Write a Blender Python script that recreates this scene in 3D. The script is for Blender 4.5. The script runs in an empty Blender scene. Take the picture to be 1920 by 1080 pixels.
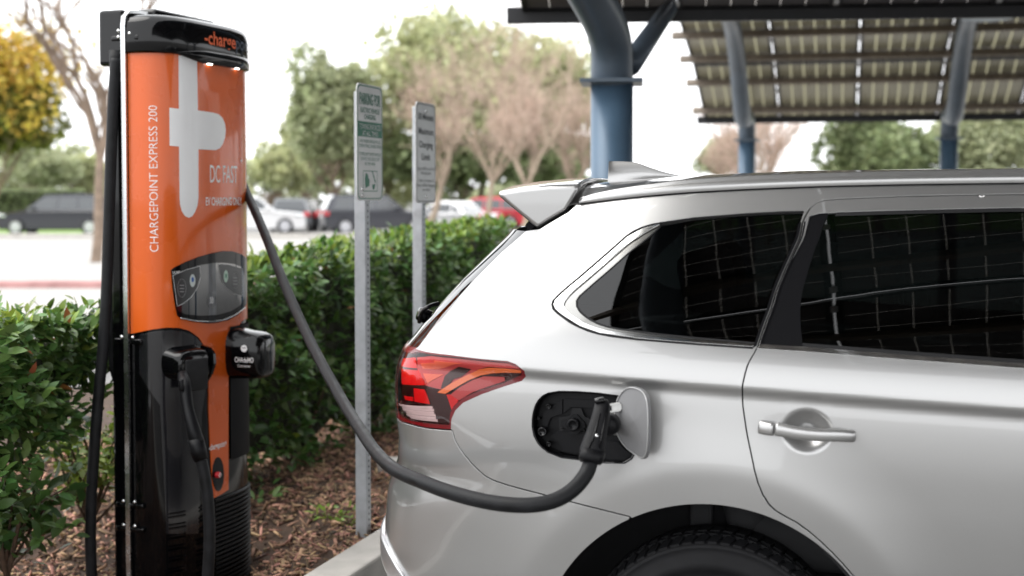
import bpy, bmesh, math, random
import numpy as np
from mathutils import Vector, Matrix
from mathutils.geometry import delaunay_2d_cdt

random.seed(7); rng = np.random.default_rng(7)
SC = bpy.context.scene
COL = SC.collection
R = math.radians

# ------------------------------------------------------------------ camera
EYE = 1.53; FPX = 2600.0; PITCH = R(2.2); HOR = 370.0
ROW0 = HOR + FPX*math.tan(PITCH)                 # row of the lens axis in the 1920 x 1080 picture
cd = bpy.data.cameras.new('camera'); cam = bpy.data.objects.new('camera', cd); COL.objects.link(cam)
cam.location = (0, 0, EYE); cam.rotation_euler = (math.pi/2 - PITCH, 0, 0)
cd.sensor_width = 36; cd.lens = 36*FPX/1920; cd.shift_y = -(540-ROW0)/1920
cd.clip_start = 0.05; cd.clip_end = 3000
cd.dof.use_dof = True; cd.dof.focus_distance = 4.15; cd.dof.aperture_fstop = 2.45
SC.camera = cam

# ------------------------------------------------------------------ sky, sun, exposure
w = bpy.data.worlds.new('World'); SC.world = w; w.use_nodes = True
nt = w.node_tree; nt.nodes.clear()
sky = nt.nodes.new('ShaderNodeTexSky'); sky.sky_type = 'NISHITA'; sky.sun_disc = False
SUN_EL, SUN_AZ = 58, 262                          # azimuth measured from +Y, clockwise: over the viewer's left shoulder
sky.sun_elevation = R(SUN_EL); sky.sun_rotation = R(SUN_AZ); sky.dust_density = 2; sky.air_density = 1.0
hs = nt.nodes.new('ShaderNodeHueSaturation'); hs.inputs['Saturation'].default_value = 0.10
mx = nt.nodes.new('ShaderNodeMix'); mx.data_type = 'RGBA'; mx.inputs[0].default_value = 0.88
mx.inputs[7].default_value = (13.0, 13.2, 13.5, 1)  # even cloud cover
bg = nt.nodes.new('ShaderNodeBackground'); bg.inputs[1].default_value = 0.12
wo = nt.nodes.new('ShaderNodeOutputWorld')
nt.links.new(sky.outputs[0], hs.inputs['Color']); nt.links.new(hs.outputs[0], mx.inputs[6])
nt.links.new(mx.outputs[2], bg.inputs[0]); nt.links.new(bg.outputs[0], wo.inputs[0])
sd = bpy.data.lights.new('sun', 'SUN'); sd.energy = 1.4; sd.angle = R(45); sd.color = (1, .97, .92)
sun = bpy.data.objects.new('sun', sd); COL.objects.link(sun)
_s = Vector((math.sin(R(SUN_AZ))*math.cos(R(SUN_EL)), math.cos(R(SUN_AZ))*math.cos(R(SUN_EL)), math.sin(R(SUN_EL))))
sun.rotation_euler = _s.to_track_quat('Z', 'Y').to_euler(); sun.location = (0, 0, 30)
SC.view_settings.view_transform = 'Standard'; SC.view_settings.look = 'None'
SC.view_settings.exposure = 0.82; SC.view_settings.gamma = 1.0
SC.view_settings.use_curve_mapping = False
SC.render.engine = 'CYCLES'
SC.cycles.use_denoising = True
SC.cycles.max_bounces = 8; SC.cycles.volume_bounces = 0; SC.cycles.transparent_max_bounces = 16; SC.cycles.diffuse_bounces = 3
SC.cycles.glossy_bounces = 4; SC.cycles.caustics_reflective = False; SC.cycles.caustics_refractive = False

# ------------------------------------------------------------------ helpers
CP, SP = math.cos(PITCH), math.sin(PITCH)
def at(px, py, Y):
    """a photo position (1920 x 1080) at Y metres down the view, as a world point"""
    x = px-960; v = -(py-ROW0)
    d = np.array([x, FPX*CP + v*SP, -FPX*SP + v*CP])
    return np.array([0, 0, EYE]) + d*(Y/d[1])
def project(P):
    P = np.asarray(P, float); q = P - np.array([0, 0, EYE])
    f = q[..., 1]*CP - q[..., 2]*SP; u = q[..., 1]*SP + q[..., 2]*CP
    return np.stack([960 + q[..., 0]/f*FPX, ROW0 - u/f*FPX], -1)
def gnd(px, py, z=0.0):
    """where the sight line through a photo position meets the height z"""
    x = px-960; v = -(py-ROW0)
    d = np.array([x, FPX*CP + v*SP, -FPX*SP + v*CP])
    return np.array([0, 0, EYE]) + d*((z-EYE)/d[2])

def nrm(v):
    v = np.asarray(v, float); return v/np.linalg.norm(v)

ROOTM = {}
def tag(o, label=None, cat=None, group=None, kind=None):
    if label: o['label'] = label
    if cat: o['category'] = cat
    if group: o['group'] = group
    if kind: o['kind'] = kind
    return o
def empty(name, loc, rz=0, label=None, cat=None, group=None):
    o = bpy.data.objects.new(name, None); COL.objects.link(o)
    o.location = loc; o.rotation_euler = (0, 0, rz); o.empty_display_size = .1
    ROOTM[o.name] = (Matrix.Translation(Vector(loc)) @ Matrix.Rotation(rz, 4, 'Z'))
    return tag(o, label, cat, group)
def mesh_np(name, V, F, smooth=False, mats=None, mi=None, normals=None):
    me = bpy.data.meshes.new(name)
    V = np.asarray(V, np.float32)
    if isinstance(F, np.ndarray):
        n, k = F.shape
        me.vertices.add(len(V)); me.vertices.foreach_set('co', V.ravel())
        me.loops.add(n*k); me.loops.foreach_set('vertex_index', F.ravel().astype(np.int32))
        me.polygons.add(n); me.polygons.foreach_set('loop_start', np.arange(0, n*k, k, dtype=np.int32))
        me.update(calc_edges=True)
    else:
        me.from_pydata(V.tolist(), [], F)
    if smooth: me.polygons.foreach_set('use_smooth', np.ones(len(me.polygons), bool))
    for m in (mats or []): me.materials.append(m)
    if mi is not None: me.polygons.foreach_set('material_index', np.asarray(mi, np.int32))
    me.validate()
    if normals is not None:
        me.polygons.foreach_set('use_smooth', np.ones(len(me.polygons), bool))
        me.normals_split_custom_set_from_vertices(np.asarray(normals, float).tolist())
    me.update()
    return me
def link(name, me, parent=None):
    o = bpy.data.objects.new(name, me); COL.objects.link(o)
    if parent: o.parent = parent; ROOTM[o.name] = ROOTM[parent.name]
    else: ROOTM[o.name] = Matrix.Identity(4)
    return o
def obj(name, V, F, mat, parent=None, smooth=False, normals=None, mi=None):
    """one mesh object from world-space geometry; under a parent the points are kept in the parent's space"""
    V = np.asarray(V, float); mats = mat if isinstance(mat, (list, tuple)) else [mat]
    if parent is not None:
        M = np.array(ROOTM[parent.name].inverted())
        V = V @ M[:3, :3].T + M[:3, 3]
        if normals is not None: normals = np.asarray(normals) @ M[:3, :3].T
        return link(name, mesh_np(name, V, F, smooth, mats, mi, normals), parent)
    b = np.array([(V[:, 0].min()+V[:, 0].max())/2, (V[:, 1].min()+V[:, 1].max())/2, V[:, 2].min()])
    o = link(name, mesh_np(name, V-b, F, smooth, mats, mi, normals)); o.location = b
    ROOTM[o.name] = Matrix.Translation(Vector(b))
    return o
class MB:
    """collects shapes for one mesh"""
    def __init__(s): s.V = []; s.F = []; s.n = 0; s.mi = []
    def add(s, V, F, mi=0):
        V = np.asarray(V, float); s.V.append(V)
        for f in (F.tolist() if isinstance(F, np.ndarray) else F): s.F.append([i+s.n for i in f]); s.mi.append(mi)
        s.n += len(V); return s
    def build(s, name, mat, parent=None, smooth=False):
        return obj(name, np.concatenate(s.V), s.F, mat, parent, smooth, mi=s.mi)
def box_vf(c, ax, h, bev=0.0, seg=2):
    """box at c with axes ax (3 unit rows) and half sizes h, edges rounded by bev"""
    bm = bmesh.new(); bmesh.ops.create_cube(bm, size=2)
    for v in bm.verts: v.co = Vector((v.co.x*h[0], v.co.y*h[1], v.co.z*h[2]))
    if bev > 0: bmesh.ops.bevel(bm, geom=bm.edges[:], offset=bev, segments=seg, affect='EDGES', profile=.5)
    V = np.array([v.co[:] for v in bm.verts]); bm.verts.index_update()
    F = [[v.index for v in f.verts] for f in bm.faces]; bm.free()
    return V @ np.asarray(ax, float) + np.asarray(c, float), F
I3 = np.eye(3)
def rotz(a): return np.array([[math.cos(a), math.sin(a), 0], [-math.sin(a), math.cos(a), 0], [0, 0, 1]])   # rows are the axes
def spline(pts, n=8):
    """Catmull-Rom through pts"""
    P = np.asarray(pts, float); P = np.vstack([2*P[0]-P[1], P, 2*P[-1]-P[-2]]); out = []
    for i in range(1, len(P)-2):
        for t in np.linspace(0, 1, n, endpoint=False):
            a, b, c, d = P[i-1], P[i], P[i+1], P[i+2]
            out.append(.5*((2*b)+(-a+c)*t+(2*a-5*b+4*c-d)*t*t+(-a+3*b-3*c+d)*t**3))
    out.append(P[-2]); return np.array(out)
def tube_vf(path, rad, seg=12, cap=True, shape=None):
    path = np.asarray(path, float); n = len(path); rad = np.broadcast_to(np.asarray(rad, float), (n,))
    T = np.gradient(path, axis=0); T /= np.linalg.norm(T, axis=1)[:, None]
    up = np.array([0, 0, 1.0]) if abs(T[0, 2]) < .9 else np.array([1.0, 0, 0])
    A = np.cross(T[0], up); A /= np.linalg.norm(A); V = []
    ang = np.linspace(0, 2*math.pi, seg, endpoint=False)
    sx, sy = (np.cos(ang), np.sin(ang)) if shape is None else (shape[:, 0], shape[:, 1])
    for i in range(n):
        A = A - T[i]*np.dot(A, T[i]); A /= np.linalg.norm(A); B = np.cross(T[i], A)
        V.append(path[i] + rad[i]*(sx[:, None]*A + sy[:, None]*B))
    V = np.concatenate(V); seg = len(sx)
    F = [[i*seg+j, i*seg+(j+1) % seg, (i+1)*seg+(j+1) % seg, (i+1)*seg+j] for i in range(n-1) for j in range(seg)]
    if cap: F.append(list(range(seg))[::-1]); F.append([(n-1)*seg+j for j in range(seg)])
    return V, F
def lathe_vf(c, axis, prof, seg=32, up=(0, 0, 1)):
    """prof: (radius, along axis)"""
    axis = nrm(axis); a = np.cross(axis, up)
    if np.linalg.norm(a) < 1e-3: a = np.cross(axis, (1, 0, 0))
    a = nrm(a); b = np.cross(axis, a); V = []
    for r, h in prof:
        for k in range(seg):
            t = 2*math.pi*k/seg; V.append(np.asarray(c)+axis*h+r*(math.cos(t)*a+math.sin(t)*b))
    n = len(prof)
    F = [[i*seg+j, i*seg+(j+1) % seg, (i+1)*seg+(j+1) % seg, (i+1)*seg+j] for i in range(n-1) for j in range(seg)]
    return np.array(V), F
def prism_vf(poly3, d):
    """closed outline (n,3) pushed along d"""
    P = np.asarray(poly3, float); n = len(P); V = np.vstack([P, P+np.asarray(d)])
    F = [list(range(n))[::-1], [n+i for i in range(n)]] + [[i, (i+1) % n, n+(i+1) % n, n+i] for i in range(n)]
    return V, F
def in_poly(pts, poly):
    pts = np.asarray(pts); poly = np.asarray(poly); x, y = pts[:, 0], pts[:, 1]; c = np.zeros(len(pts), bool)
    j = len(poly)-1
    for i in range(len(poly)):
        xi, yi = poly[i]; xj, yj = poly[j]
        k = ((yi > y) != (yj > y)) & (x < (xj-xi)*(y-yi)/((yj-yi) if yj != yi else 1e-12)+xi); c ^= k; j = i
    return c
def densify(poly, step, closed=True):
    P = np.asarray(poly, float); out = []; n = len(P)
    for i in range(n if closed else n-1):
        a, b = P[i], P[(i+1) % n]; k = max(1, int(math.ceil(np.linalg.norm(b-a)/step)))
        for t in range(k): out.append(a+(b-a)*t/k)
    if not closed: out.append(P[-1])
    return np.array(out)
def smooth_poly(poly, n=4):
    P = list(map(tuple, poly)); Q = spline(P[-2:]+P+P[:2], n); return Q[2*n:-2*n-1+0] if False else Q[2*n:2*n+len(P)*n]

class Surf:
    """a curved skin fn(u, v) in world space; knows its normals and where a sight line meets it"""
    def __init__(s, fn, ur, vr, nu=200, nv=160, flip=1):
        s.fn = fn; s.flip = flip
        s.U, s.V = np.meshgrid(np.linspace(*ur, nu), np.linspace(*vr, nv), indexing='ij')
        P = fn(s.U, s.V); s.Q = project(P); N = s.N(s.U, s.V)
        s.ok = np.einsum('...i,...i', N, np.array([0, 0, EYE])-P) > 0
    def N(s, u, v):
        e = 1.5e-3; du = s.fn(u+e, v)-s.fn(u-e, v); dv = s.fn(u, v+e)-s.fn(u, v-e)
        n = np.cross(du, dv)*s.flip; return n/np.maximum(np.linalg.norm(n, axis=-1), 1e-12)[..., None]
    def P(s, u, v, off=0.0):
        p = s.fn(u, v)
        return p + s.N(u, v)*off if np.any(off) else p
    def uv(s, px, py):
        d = (s.Q[..., 0]-px)**2+(s.Q[..., 1]-py)**2; d = np.where(s.ok, d, 1e12)
        i = np.unravel_index(np.argmin(d), d.shape); x = np.array([s.U[i], s.V[i]]); best = x.copy(); bd = 1e9
        t = np.array([px, py], float)
        for _ in range(14):
            q = project(s.fn(x[0], x[1])); r = q-t; e = np.hypot(*r)
            if e < bd: bd = e; best = x.copy()
            if e < .02: break
            h = 1e-4; J = np.stack([(project(s.fn(x[0]+h, x[1]))-q)/h, (project(s.fn(x[0], x[1]+h))-q)/h], 1)
            try: st = np.linalg.solve(J, r)
            except np.linalg.LinAlgError: break
            st = np.clip(st, -.03, .03); x = x-st
        return best
    def many(s, pts): return [s.uv(*p) for p in pts]
    def frame(s, px, py):
        u, v = s.uv(px, py); p = s.fn(u, v); n = s.N(u, v)
        z = np.array([0, 0, 1.0]); z = nrm(z-n*np.dot(z, n)); return p, np.array([np.cross(z, n), z, n])  # rows: right, up, out
def panel(name, S, outline, mat, parent, holes=(), step=.012, off=0.0, flange=.012, bstep=None, push=None, dense=None):
    """a sheet cut to an outline on the skin S, with its edge folded inwards"""
    bstep = bstep or step
    loops = [densify(outline, bstep)] + [densify(h, bstep) for h in holes]
    lo = loops[0].min(0); hi = loops[0].max(0)
    gu, gv = np.meshgrid(np.arange(lo[0], hi[0], step), np.arange(lo[1], hi[1], step)); g = np.stack([gu.ravel(), gv.ravel()], 1)
    keep = in_poly(g, loops[0])
    for h in loops[1:]: keep &= ~in_poly(g, h)
    g = g[keep]
    if dense:
        (du_, dv_), rr_, ds_ = dense; far_ = np.hypot(g[:, 0]-du_, g[:, 1]-dv_) > rr_; k = np.arange(-rr_, rr_, ds_); ga, gb = np.meshgrid(k, k); ga, gb = ga.ravel(), gb.ravel(); i_ = np.hypot(ga, gb) <= rr_
        g = np.vstack([g[far_], np.stack([du_+ga[i_], dv_+gb[i_]], 1)])
    if len(g):
        B = np.concatenate(loops); ok = np.ones(len(g), bool)
        for c in range(0, len(g), 4000):
            dd = ((g[c:c+4000, None, :]-B[None])**2).sum(-1).min(1); ok[c:c+4000] = dd > (.45*step)**2
        g = g[ok]
    vs = []; es = []
    for l in loops:
        b = len(vs); vs += [tuple(p) for p in l]; es += [(b+i, b+(i+1) % len(l)) for i in range(len(l))]
    vs += [tuple(p) for p in g]
    r = delaunay_2d_cdt([Vector(v) for v in vs], es, [], 0, 1e-7)
    W2 = np.array([v[:] for v in r[0]]); T = np.array([list(f) for f in r[2]])
    c = W2[T].mean(1); k = in_poly(c, loops[0])
    for h in loops[1:]: k &= ~in_poly(c, h)
    T = T[k]; used = np.unique(T); mp = -np.ones(len(W2), int); mp[used] = np.arange(len(used)); T = mp[T]; W2 = W2[used]
    u, v = W2[:, 0], W2[:, 1]; N = S.N(u, v); V = S.fn(u, v)+N*off
    if push is not None: V = V + N*push(u, v)[:, None]
    # orientation
    n0 = np.cross(V[T[:, 1]]-V[T[:, 0]], V[T[:, 2]]-V[T[:, 0]]); fl = np.einsum('ij,ij->i', n0, N[T[:, 0]]) < 0
    T[fl] = T[fl][:, ::-1]; F = T.tolist(); Vs = [V]; Ns = [N]; nb = len(V)
    if flange > 0:
        for li, l in enumerate(loops):
            n = len(l); lu, lv = l[:, 0], l[:, 1]; LN = S.N(lu, lv); LP = S.fn(lu, lv)+LN*off
            if push is not None: LP = LP + LN*push(lu, lv)[:, None]
            t = np.roll(LP, -1, 0)-np.roll(LP, 1, 0); o = np.cross(t, LN); o /= np.maximum(np.linalg.norm(o, axis=1), 1e-12)[:, None]
            area = .5*np.sum(lu*np.roll(lv, -1)-np.roll(lu, -1)*lv)
            sg = np.sign(area)*S.flip*(1 if li == 0 else -1); o = o*sg
            Vs += [LP, LP-LN*flange*.25+o*0.0006, LP-LN*flange]; Ns += [LN, nn(LN*.35+o), o]
            for a in (0, 1):
                for i in range(n):
                    j = (i+1) % n; q = [nb+a*n+i, nb+a*n+j, nb+(a+1)*n+j, nb+(a+1)*n+i]
                    F.append(q if sg < 0 else q[::-1])
            nb += 3*n
    return obj(name, np.concatenate(Vs), F, mat, parent, normals=np.concatenate(Ns))
def nn(v): return v/np.maximum(np.linalg.norm(v, axis=-1), 1e-12)[..., None]
def ribbon(name, S, line, width, mat, parent, off=-.012, step=.01):
    """a band of even width that follows a line on the skin"""
    L = densify(line, step, False); T = np.gradient(L, axis=0); T /= np.linalg.norm(T, axis=1)[:, None]
    Nn = np.stack([-T[:, 1], T[:, 0]], 1); A = L+Nn*width/2; B = L-Nn*width/2
    V = np.concatenate([S.P(A[:, 0], A[:, 1], off), S.P(B[:, 0], B[:, 1], off)]); n = len(L)
    return obj(name, V, [[i, i+1, n+i+1, n+i] for i in range(n-1)], mat, parent, smooth=True)
def bead(name, S, line, rad, mat, parent, off=0.0, seg=8, closed=False):
    L = densify(line, .01, closed)
    if closed: L = np.vstack([L, L[:1]])
    return obj(name, *tube_vf(S.P(L[:, 0], L[:, 1], off), rad, seg), mat, parent, smooth=True)

_tx = {}
def text2d(s, bold=0.0):
    """letters as flat triangles, height of a capital = 1, starting at x = 0"""
    k = (s, bold)
    if k not in _tx:
        cu = bpy.data.curves.new('t', 'FONT'); cu.body = s; cu.offset = bold; cu.resolution_u = 3
        o = bpy.data.objects.new('t', cu); COL.objects.link(o); dg = bpy.context.evaluated_depsgraph_get(); dg.update()
        m = o.evaluated_get(dg).to_mesh(); V = np.array([v.co[:2] for v in m.vertices]); F = [list(p.vertices) for p in m.polygons]
        o.evaluated_get(dg).to_mesh_clear(); bpy.data.objects.remove(o); bpy.data.curves.remove(cu)
        V = V/.695; V[:, 0] -= V[:, 0].min(); _tx[k] = (V, F, V[:, 0].max())
    return _tx[k]
def print_on(name, S, items, mat, parent, off=.0012):
    """printed lettering on a skin; items: (text, origin uv, letter height, run direction, total length or None, bold)"""
    m = MB()
    for s, o, h, d, ln, bold in items:
        V, F, wd = text2d(s, bold); sx = h if ln is None else ln/wd
        d = np.asarray(d, float)/np.linalg.norm(d); e = np.array([-d[1], d[0]])
        uv = np.asarray(o)+V[:, :1]*sx*d+V[:, 1:]*h*e
        m.add(S.P(uv[:, 0], uv[:, 1], off), F)
    return m.build(name, mat, parent)
def print_flat(name, items, origin, ax, mat, parent, off=.001):
    """printed lettering on a flat plate: items (text, centre x, base y, height, total width or None, bold); ax rows right, up, out"""
    m = MB(); ax = np.asarray(ax)
    for s, cx, by, h, ln, bold in items:
        V, F, wd = text2d(s, bold); sx = h if ln is None else ln/wd
        x = (V[:, 0]-wd/2)*sx+cx; y = V[:, 1]*h+by
        m.add(np.asarray(origin)+x[:, None]*ax[0]+y[:, None]*ax[1]+off*ax[2], F)
    return m.build(name, mat, parent)

# ------------------------------------------------------------------ materials
def mat(name, col, rough=.5, metal=0.0, spec=.5, coat=0.0, coat_r=.03, noise=0.0, nscale=8.0, bump=0.0, bscale=200.0, island=0.0, hue=0.0, rvar=0.0, transl=0.0, emit=None):
    m = bpy.data.materials.new(name); m.use_nodes = True; nt = m.node_tree; b = nt.nodes['Principled BSDF']
    b.inputs['Roughness'].default_value = rough; b.inputs['Metallic'].default_value = metal
    b.inputs['Specular IOR Level'].default_value = spec; b.inputs['Coat Weight'].default_value = coat; b.inputs['Coat Roughness'].default_value = coat_r
    N = nt.nodes.new; L = nt.links.new
    tc = N('ShaderNodeTexCoord'); rgb = N('ShaderNodeRGB'); rgb.outputs[0].default_value = (*col, 1); out = rgb.outputs[0]
    if noise or rvar:
        nz = N('ShaderNodeTexNoise'); nz.inputs['Scale'].default_value = nscale; nz.inputs['Detail'].default_value = 6; L(tc.outputs['Object'], nz.inputs['Vector'])
    if noise:
        mr = N('ShaderNodeMapRange'); mr.inputs[1].default_value = .3; mr.inputs[2].default_value = .7; mr.inputs[3].default_value = 1-noise; mr.inputs[4].default_value = 1+noise
        L(nz.outputs[0], mr.inputs[0]); mm = N('ShaderNodeMix'); mm.data_type = 'RGBA'; mm.blend_type = 'MULTIPLY'; mm.inputs[0].default_value = 1
        L(out, mm.inputs[6]); L(mr.outputs[0], mm.inputs[7]); out = mm.outputs[2]
    if rvar:
        r2 = N('ShaderNodeMapRange'); r2.inputs[1].default_value = .3; r2.inputs[2].default_value = .7; r2.inputs[3].default_value = rough-rvar; r2.inputs[4].default_value = rough+rvar
        L(nz.outputs[0], r2.inputs[0]); L(r2.outputs[0], b.inputs['Roughness'])
    if island or hue:
        g = N('ShaderNodeNewGeometry'); oi = N('ShaderNodeObjectInfo'); ad = N('ShaderNodeMath'); ad.operation = 'ADD'; fr = N('ShaderNodeMath'); fr.operation = 'FRACT'
        L(g.outputs['Random Per Island'], ad.inputs[0]); L(oi.outputs['Random'], ad.inputs[1]); L(ad.outputs[0], fr.inputs[0])
        h = N('ShaderNodeHueSaturation'); a = N('ShaderNodeMapRange'); a.inputs[3].default_value = 1-island; a.inputs[4].default_value = 1+island; L(fr.outputs[0], a.inputs[0]); L(a.outputs[0], h.inputs['Value'])
        wn = N('ShaderNodeTexWhiteNoise'); wn.noise_dimensions = '1D'; L(fr.outputs[0], wn.inputs['W']); c = N('ShaderNodeMapRange'); c.inputs[3].default_value = .5-hue; c.inputs[4].default_value = .5+hue*.6
        L(wn.outputs[0], c.inputs[0]); L(c.outputs[0], h.inputs['Hue']); L(out, h.inputs['Color']); out = h.outputs[0]
    L(out, b.inputs['Base Color'])
    if bump:
        nb = N('ShaderNodeTexNoise'); nb.inputs['Scale'].default_value = bscale; nb.inputs['Detail'].default_value = 4; L(tc.outputs['Object'], nb.inputs['Vector'])
        bp = N('ShaderNodeBump'); bp.inputs['Strength'].default_value = bump; bp.inputs['Distance'].default_value = .004; L(nb.outputs[0], bp.inputs['Height']); L(bp.outputs[0], b.inputs['Normal'])
    if transl:
        tr = N('ShaderNodeBsdfTranslucent'); mxs = N('ShaderNodeMixShader'); mxs.inputs[0].default_value = transl; L(out, tr.inputs[0])
        L(b.outputs[0], mxs.inputs[1]); L(tr.outputs[0], mxs.inputs[2]); L(mxs.outputs[0], nt.nodes['Material Output'].inputs[0])
    if emit: b.inputs['Emission Color'].default_value = (*emit[:3], 1); b.inputs['Emission Strength'].default_value = emit[3]
    return m
def glass(name, tint, ior=1.5, rough=0.0, refl=1.0):
    m = bpy.data.materials.new(name); m.use_nodes = True; nt = m.node_tree; nt.nodes.clear(); N = nt.nodes.new; L = nt.links.new
    o = N('ShaderNodeOutputMaterial'); t = N('ShaderNodeBsdfTransparent'); t.inputs[0].default_value = (*tint, 1)
    g = N('ShaderNodeBsdfGlossy'); g.inputs['Roughness'].default_value = rough; g.inputs[0].default_value = (refl, refl, refl, 1)
    f = N('ShaderNodeFresnel'); f.inputs[0].default_value = ior; x = N('ShaderNodeMixShader')
    L(f.outputs[0], x.inputs[0]); L(t.outputs[0], x.inputs[1]); L(g.outputs[0], x.inputs[2]); L(x.outputs[0], o.inputs[0]); return m
M = {}
M['paint'] = mat('silver_paint', (.40, .397, .392), .31, .76, .5, coat=1.0, coat_r=.02, noise=.02, nscale=700)
M['paint_grey'] = mat('satin_silver', (.5, .5, .51), .33, .8, .5, coat=.4, noise=.02, nscale=60)
M['privacy'] = glass('privacy_glass', (.05, .06, .06), 1.52)
M['clear'] = glass('clear_glass', (.75, .8, .8), 1.5)
M['lens'] = glass('lamp_lens', (1.0, .84, .83), 1.38)
M['chrome'] = mat('chrome', (.75, .75, .74), .08, 1.0, rvar=.02, nscale=30)
M['gloss_black'] = mat('gloss_black', (.002, .002, .0025), .12, 0, .18, coat=.3, rvar=.03, nscale=20)
M['pillar_black'] = mat('pillar_black', (.006, .006, .007), .5, 0, .06, coat=0.0, noise=.05, nscale=40)
M['black'] = mat('black_plastic', (.004, .004, .005), .42, 0, .18, noise=.12, nscale=30, bump=.15, bscale=900)
M['matte_black'] = mat('matte_black', (.004, .004, .005), .8, noise=.2, nscale=20)
M['rubber'] = mat('tyre_rubber', (.007, .007, .008), .6, 0, .2, noise=.18, nscale=25, bump=.2, bscale=500)
M['cable'] = mat('cable_rubber', (.009, .0093, .0105), .50, 0, .2, noise=.5, nscale=18, bump=.25, bscale=260, rvar=.08)
M['interior'] = mat('car_interior', (.03, .03, .032), .85, noise=.1)
M['orange'] = mat('orange_vinyl', (.68, .112, .012), .28, 0, .3, coat=.4, coat_r=.04, noise=.06, nscale=4, rvar=.07)
M['print_white'] = mat('print_white', (.88, .87, .86), .5, coat=.1, noise=.02)
M['print_grey'] = mat('print_grey', (.84, .84, .84), .4, coat=.2, noise=.02)
M['print_orange'] = mat('print_orange', (.75, .12, .03), .35, coat=.5, noise=.02)
M['print_dim'] = mat('print_dim', (.06, .08, .12), .3, coat=.6, noise=.02)
M['aluminium'] = mat('aluminium', (.66, .67, .68), .26, 1.0, noise=.06, nscale=14, rvar=.06)
M['steel'] = mat('bright_bolt', (.75, .75, .75), .18, 1.0, noise=.04)
M['galv'] = mat('galvanised_steel', (.44, .46, .48), .5, .55, noise=.14, nscale=22, rvar=.1, bump=.1, bscale=120)
M['sign'] = mat('sign_white', (.74, .75, .74), .42, noise=.04, nscale=9)
M['green_ink'] = mat('green_ink', (.004, .16, .09), .45, noise=.05)
M['dark_ink'] = mat('dark_ink', (.035, .04, .045), .45, noise=.05)
M['hole'] = mat('hole_dark', (.01, .01, .01), .9, noise=.05)
# ================================================================== SETTING
def sheet(name, poly, z, m, kind='structure', label=None):
    P = np.array([(p[0], p[1], z) for p in poly], float)
    o = obj(name, P, [list(range(len(P)))], m); tag(o, label, None, None, kind); return o
M['asphalt'] = mat('asphalt', (.15, .147, .142), .85, noise=.25, nscale=3, bump=.5, bscale=180)
M['far_paving'] = mat('pale_paving', (.31, .298, .282), .85, noise=.08, nscale=.4, bump=.2, bscale=60)
M['concrete'] = mat('kerb_concrete', (.42, .40, .37), .85, noise=.16, nscale=6, bump=.5, bscale=120)
M['red_kerb'] = mat('red_kerb_paint', (.42, .23, .22), .7, noise=.25, nscale=3)
M['lawn'] = mat('lawn_green', (.16, .27, .045), .9, noise=.25, nscale=1.2)
M['soil'] = mat('mulch_soil', (.055, .032, .020), .95, noise=.35, nscale=14, bump=.8, bscale=60)
sheet('pavement', [(-70, 12.2), (-3.3, 12.2), (-1.0, 14), (60, 30), (60, 52), (-70, 52)], .008, M['far_paving'])

HD = nrm((.29, 1.0)); HN = np.array([HD[1], -HD[0]])          # along the hedge row, and across it towards the car
def row(s, t): return np.array([-1.26, 6.84]) + HD*s + HN*t   # s along the hedge face, t out from it
# kerb of the planting bed (real step), runs beside the hedge and turns behind the car
KP = gnd(665, 1045, .12)[:2]; kt = float(np.dot(KP-row(0, 0), HN))
def strip_box(name, s0, s1, t0, t1, z0, z1, m, bev=.012, kind='structure'):
    c = (row((s0+s1)/2, (t0+t1)/2)); a = np.array([[*HD, 0], [*HN, 0], [0, 0, 1]])
    V, F = box_vf((*c, (z0+z1)/2), a, ((s1-s0)/2, (t1-t0)/2, (z1-z0)/2), bev)
    return tag(obj(name, V, F, m), kind=kind)
for k in range(7): strip_box('kerb', -6+k*2.2, -6+k*2.2+2.19, kt-.08, kt+.09, -.05, .125, M['concrete'])
# the ground runs all round the sunken planting bed
gi = [row(-7, -3), row(-7, kt-.03), row(9.5, kt-.03), row(9.5, -3)]; go_ = [(-400, -300), (400, -300), (400, 600), (-400, 600)]
tag(obj('ground', [(*p, 0) for p in go_]+[(*p, 0) for p in gi], [[0, 1, 5, 4], [1, 2, 6, 5], [2, 3, 7, 6], [3, 0, 4, 7]], M['asphalt']), kind='structure')
# mulch bed: an uneven sheet
bu, bv = np.meshgrid(np.linspace(-7, 9.5, 150), np.linspace(-3.0, kt-.075, 60), indexing='ij')
bp = np.array([-1.26, 6.84])[None, None] + bu[..., None]*HD + bv[..., None]*HN
def dip(s, t): return -.17*np.clip((.80-t)/.4, 0, 1)**2*(3-2*np.clip((.80-t)/.4, 0, 1))*np.clip((-.35-s)/.6, 0, 1)
bz = .075+dip(bu, bv)+.012*np.sin(bu*3.1)*np.cos(bv*4.3)+.010*np.sin(bu*7.7+bv*5)+rng.normal(0, .004, bu.shape)
V = np.concatenate([bp, bz[..., None]], -1).reshape(-1, 3); a = np.arange(150*60).reshape(150, 60)
F = np.stack([a[:-1, :-1], a[1:, :-1], a[1:, 1:], a[:-1, 1:]], -1).reshape(-1, 4)
tag(obj('mulch_bed', V, F, M['soil'], smooth=True), kind='structure')
# concrete strip crossing the bed behind the car
c0 = gnd(745, 868, .11); c1 = gnd(770, 868, .11)
V, F = box_vf(((c0[0]+c1[0])/2+.28, c0[1]+.02, .06), rotz(R(4)), (.42, .09, .07), .012); tag(obj('kerb', V, F, M['concrete']), kind='structure')
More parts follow.
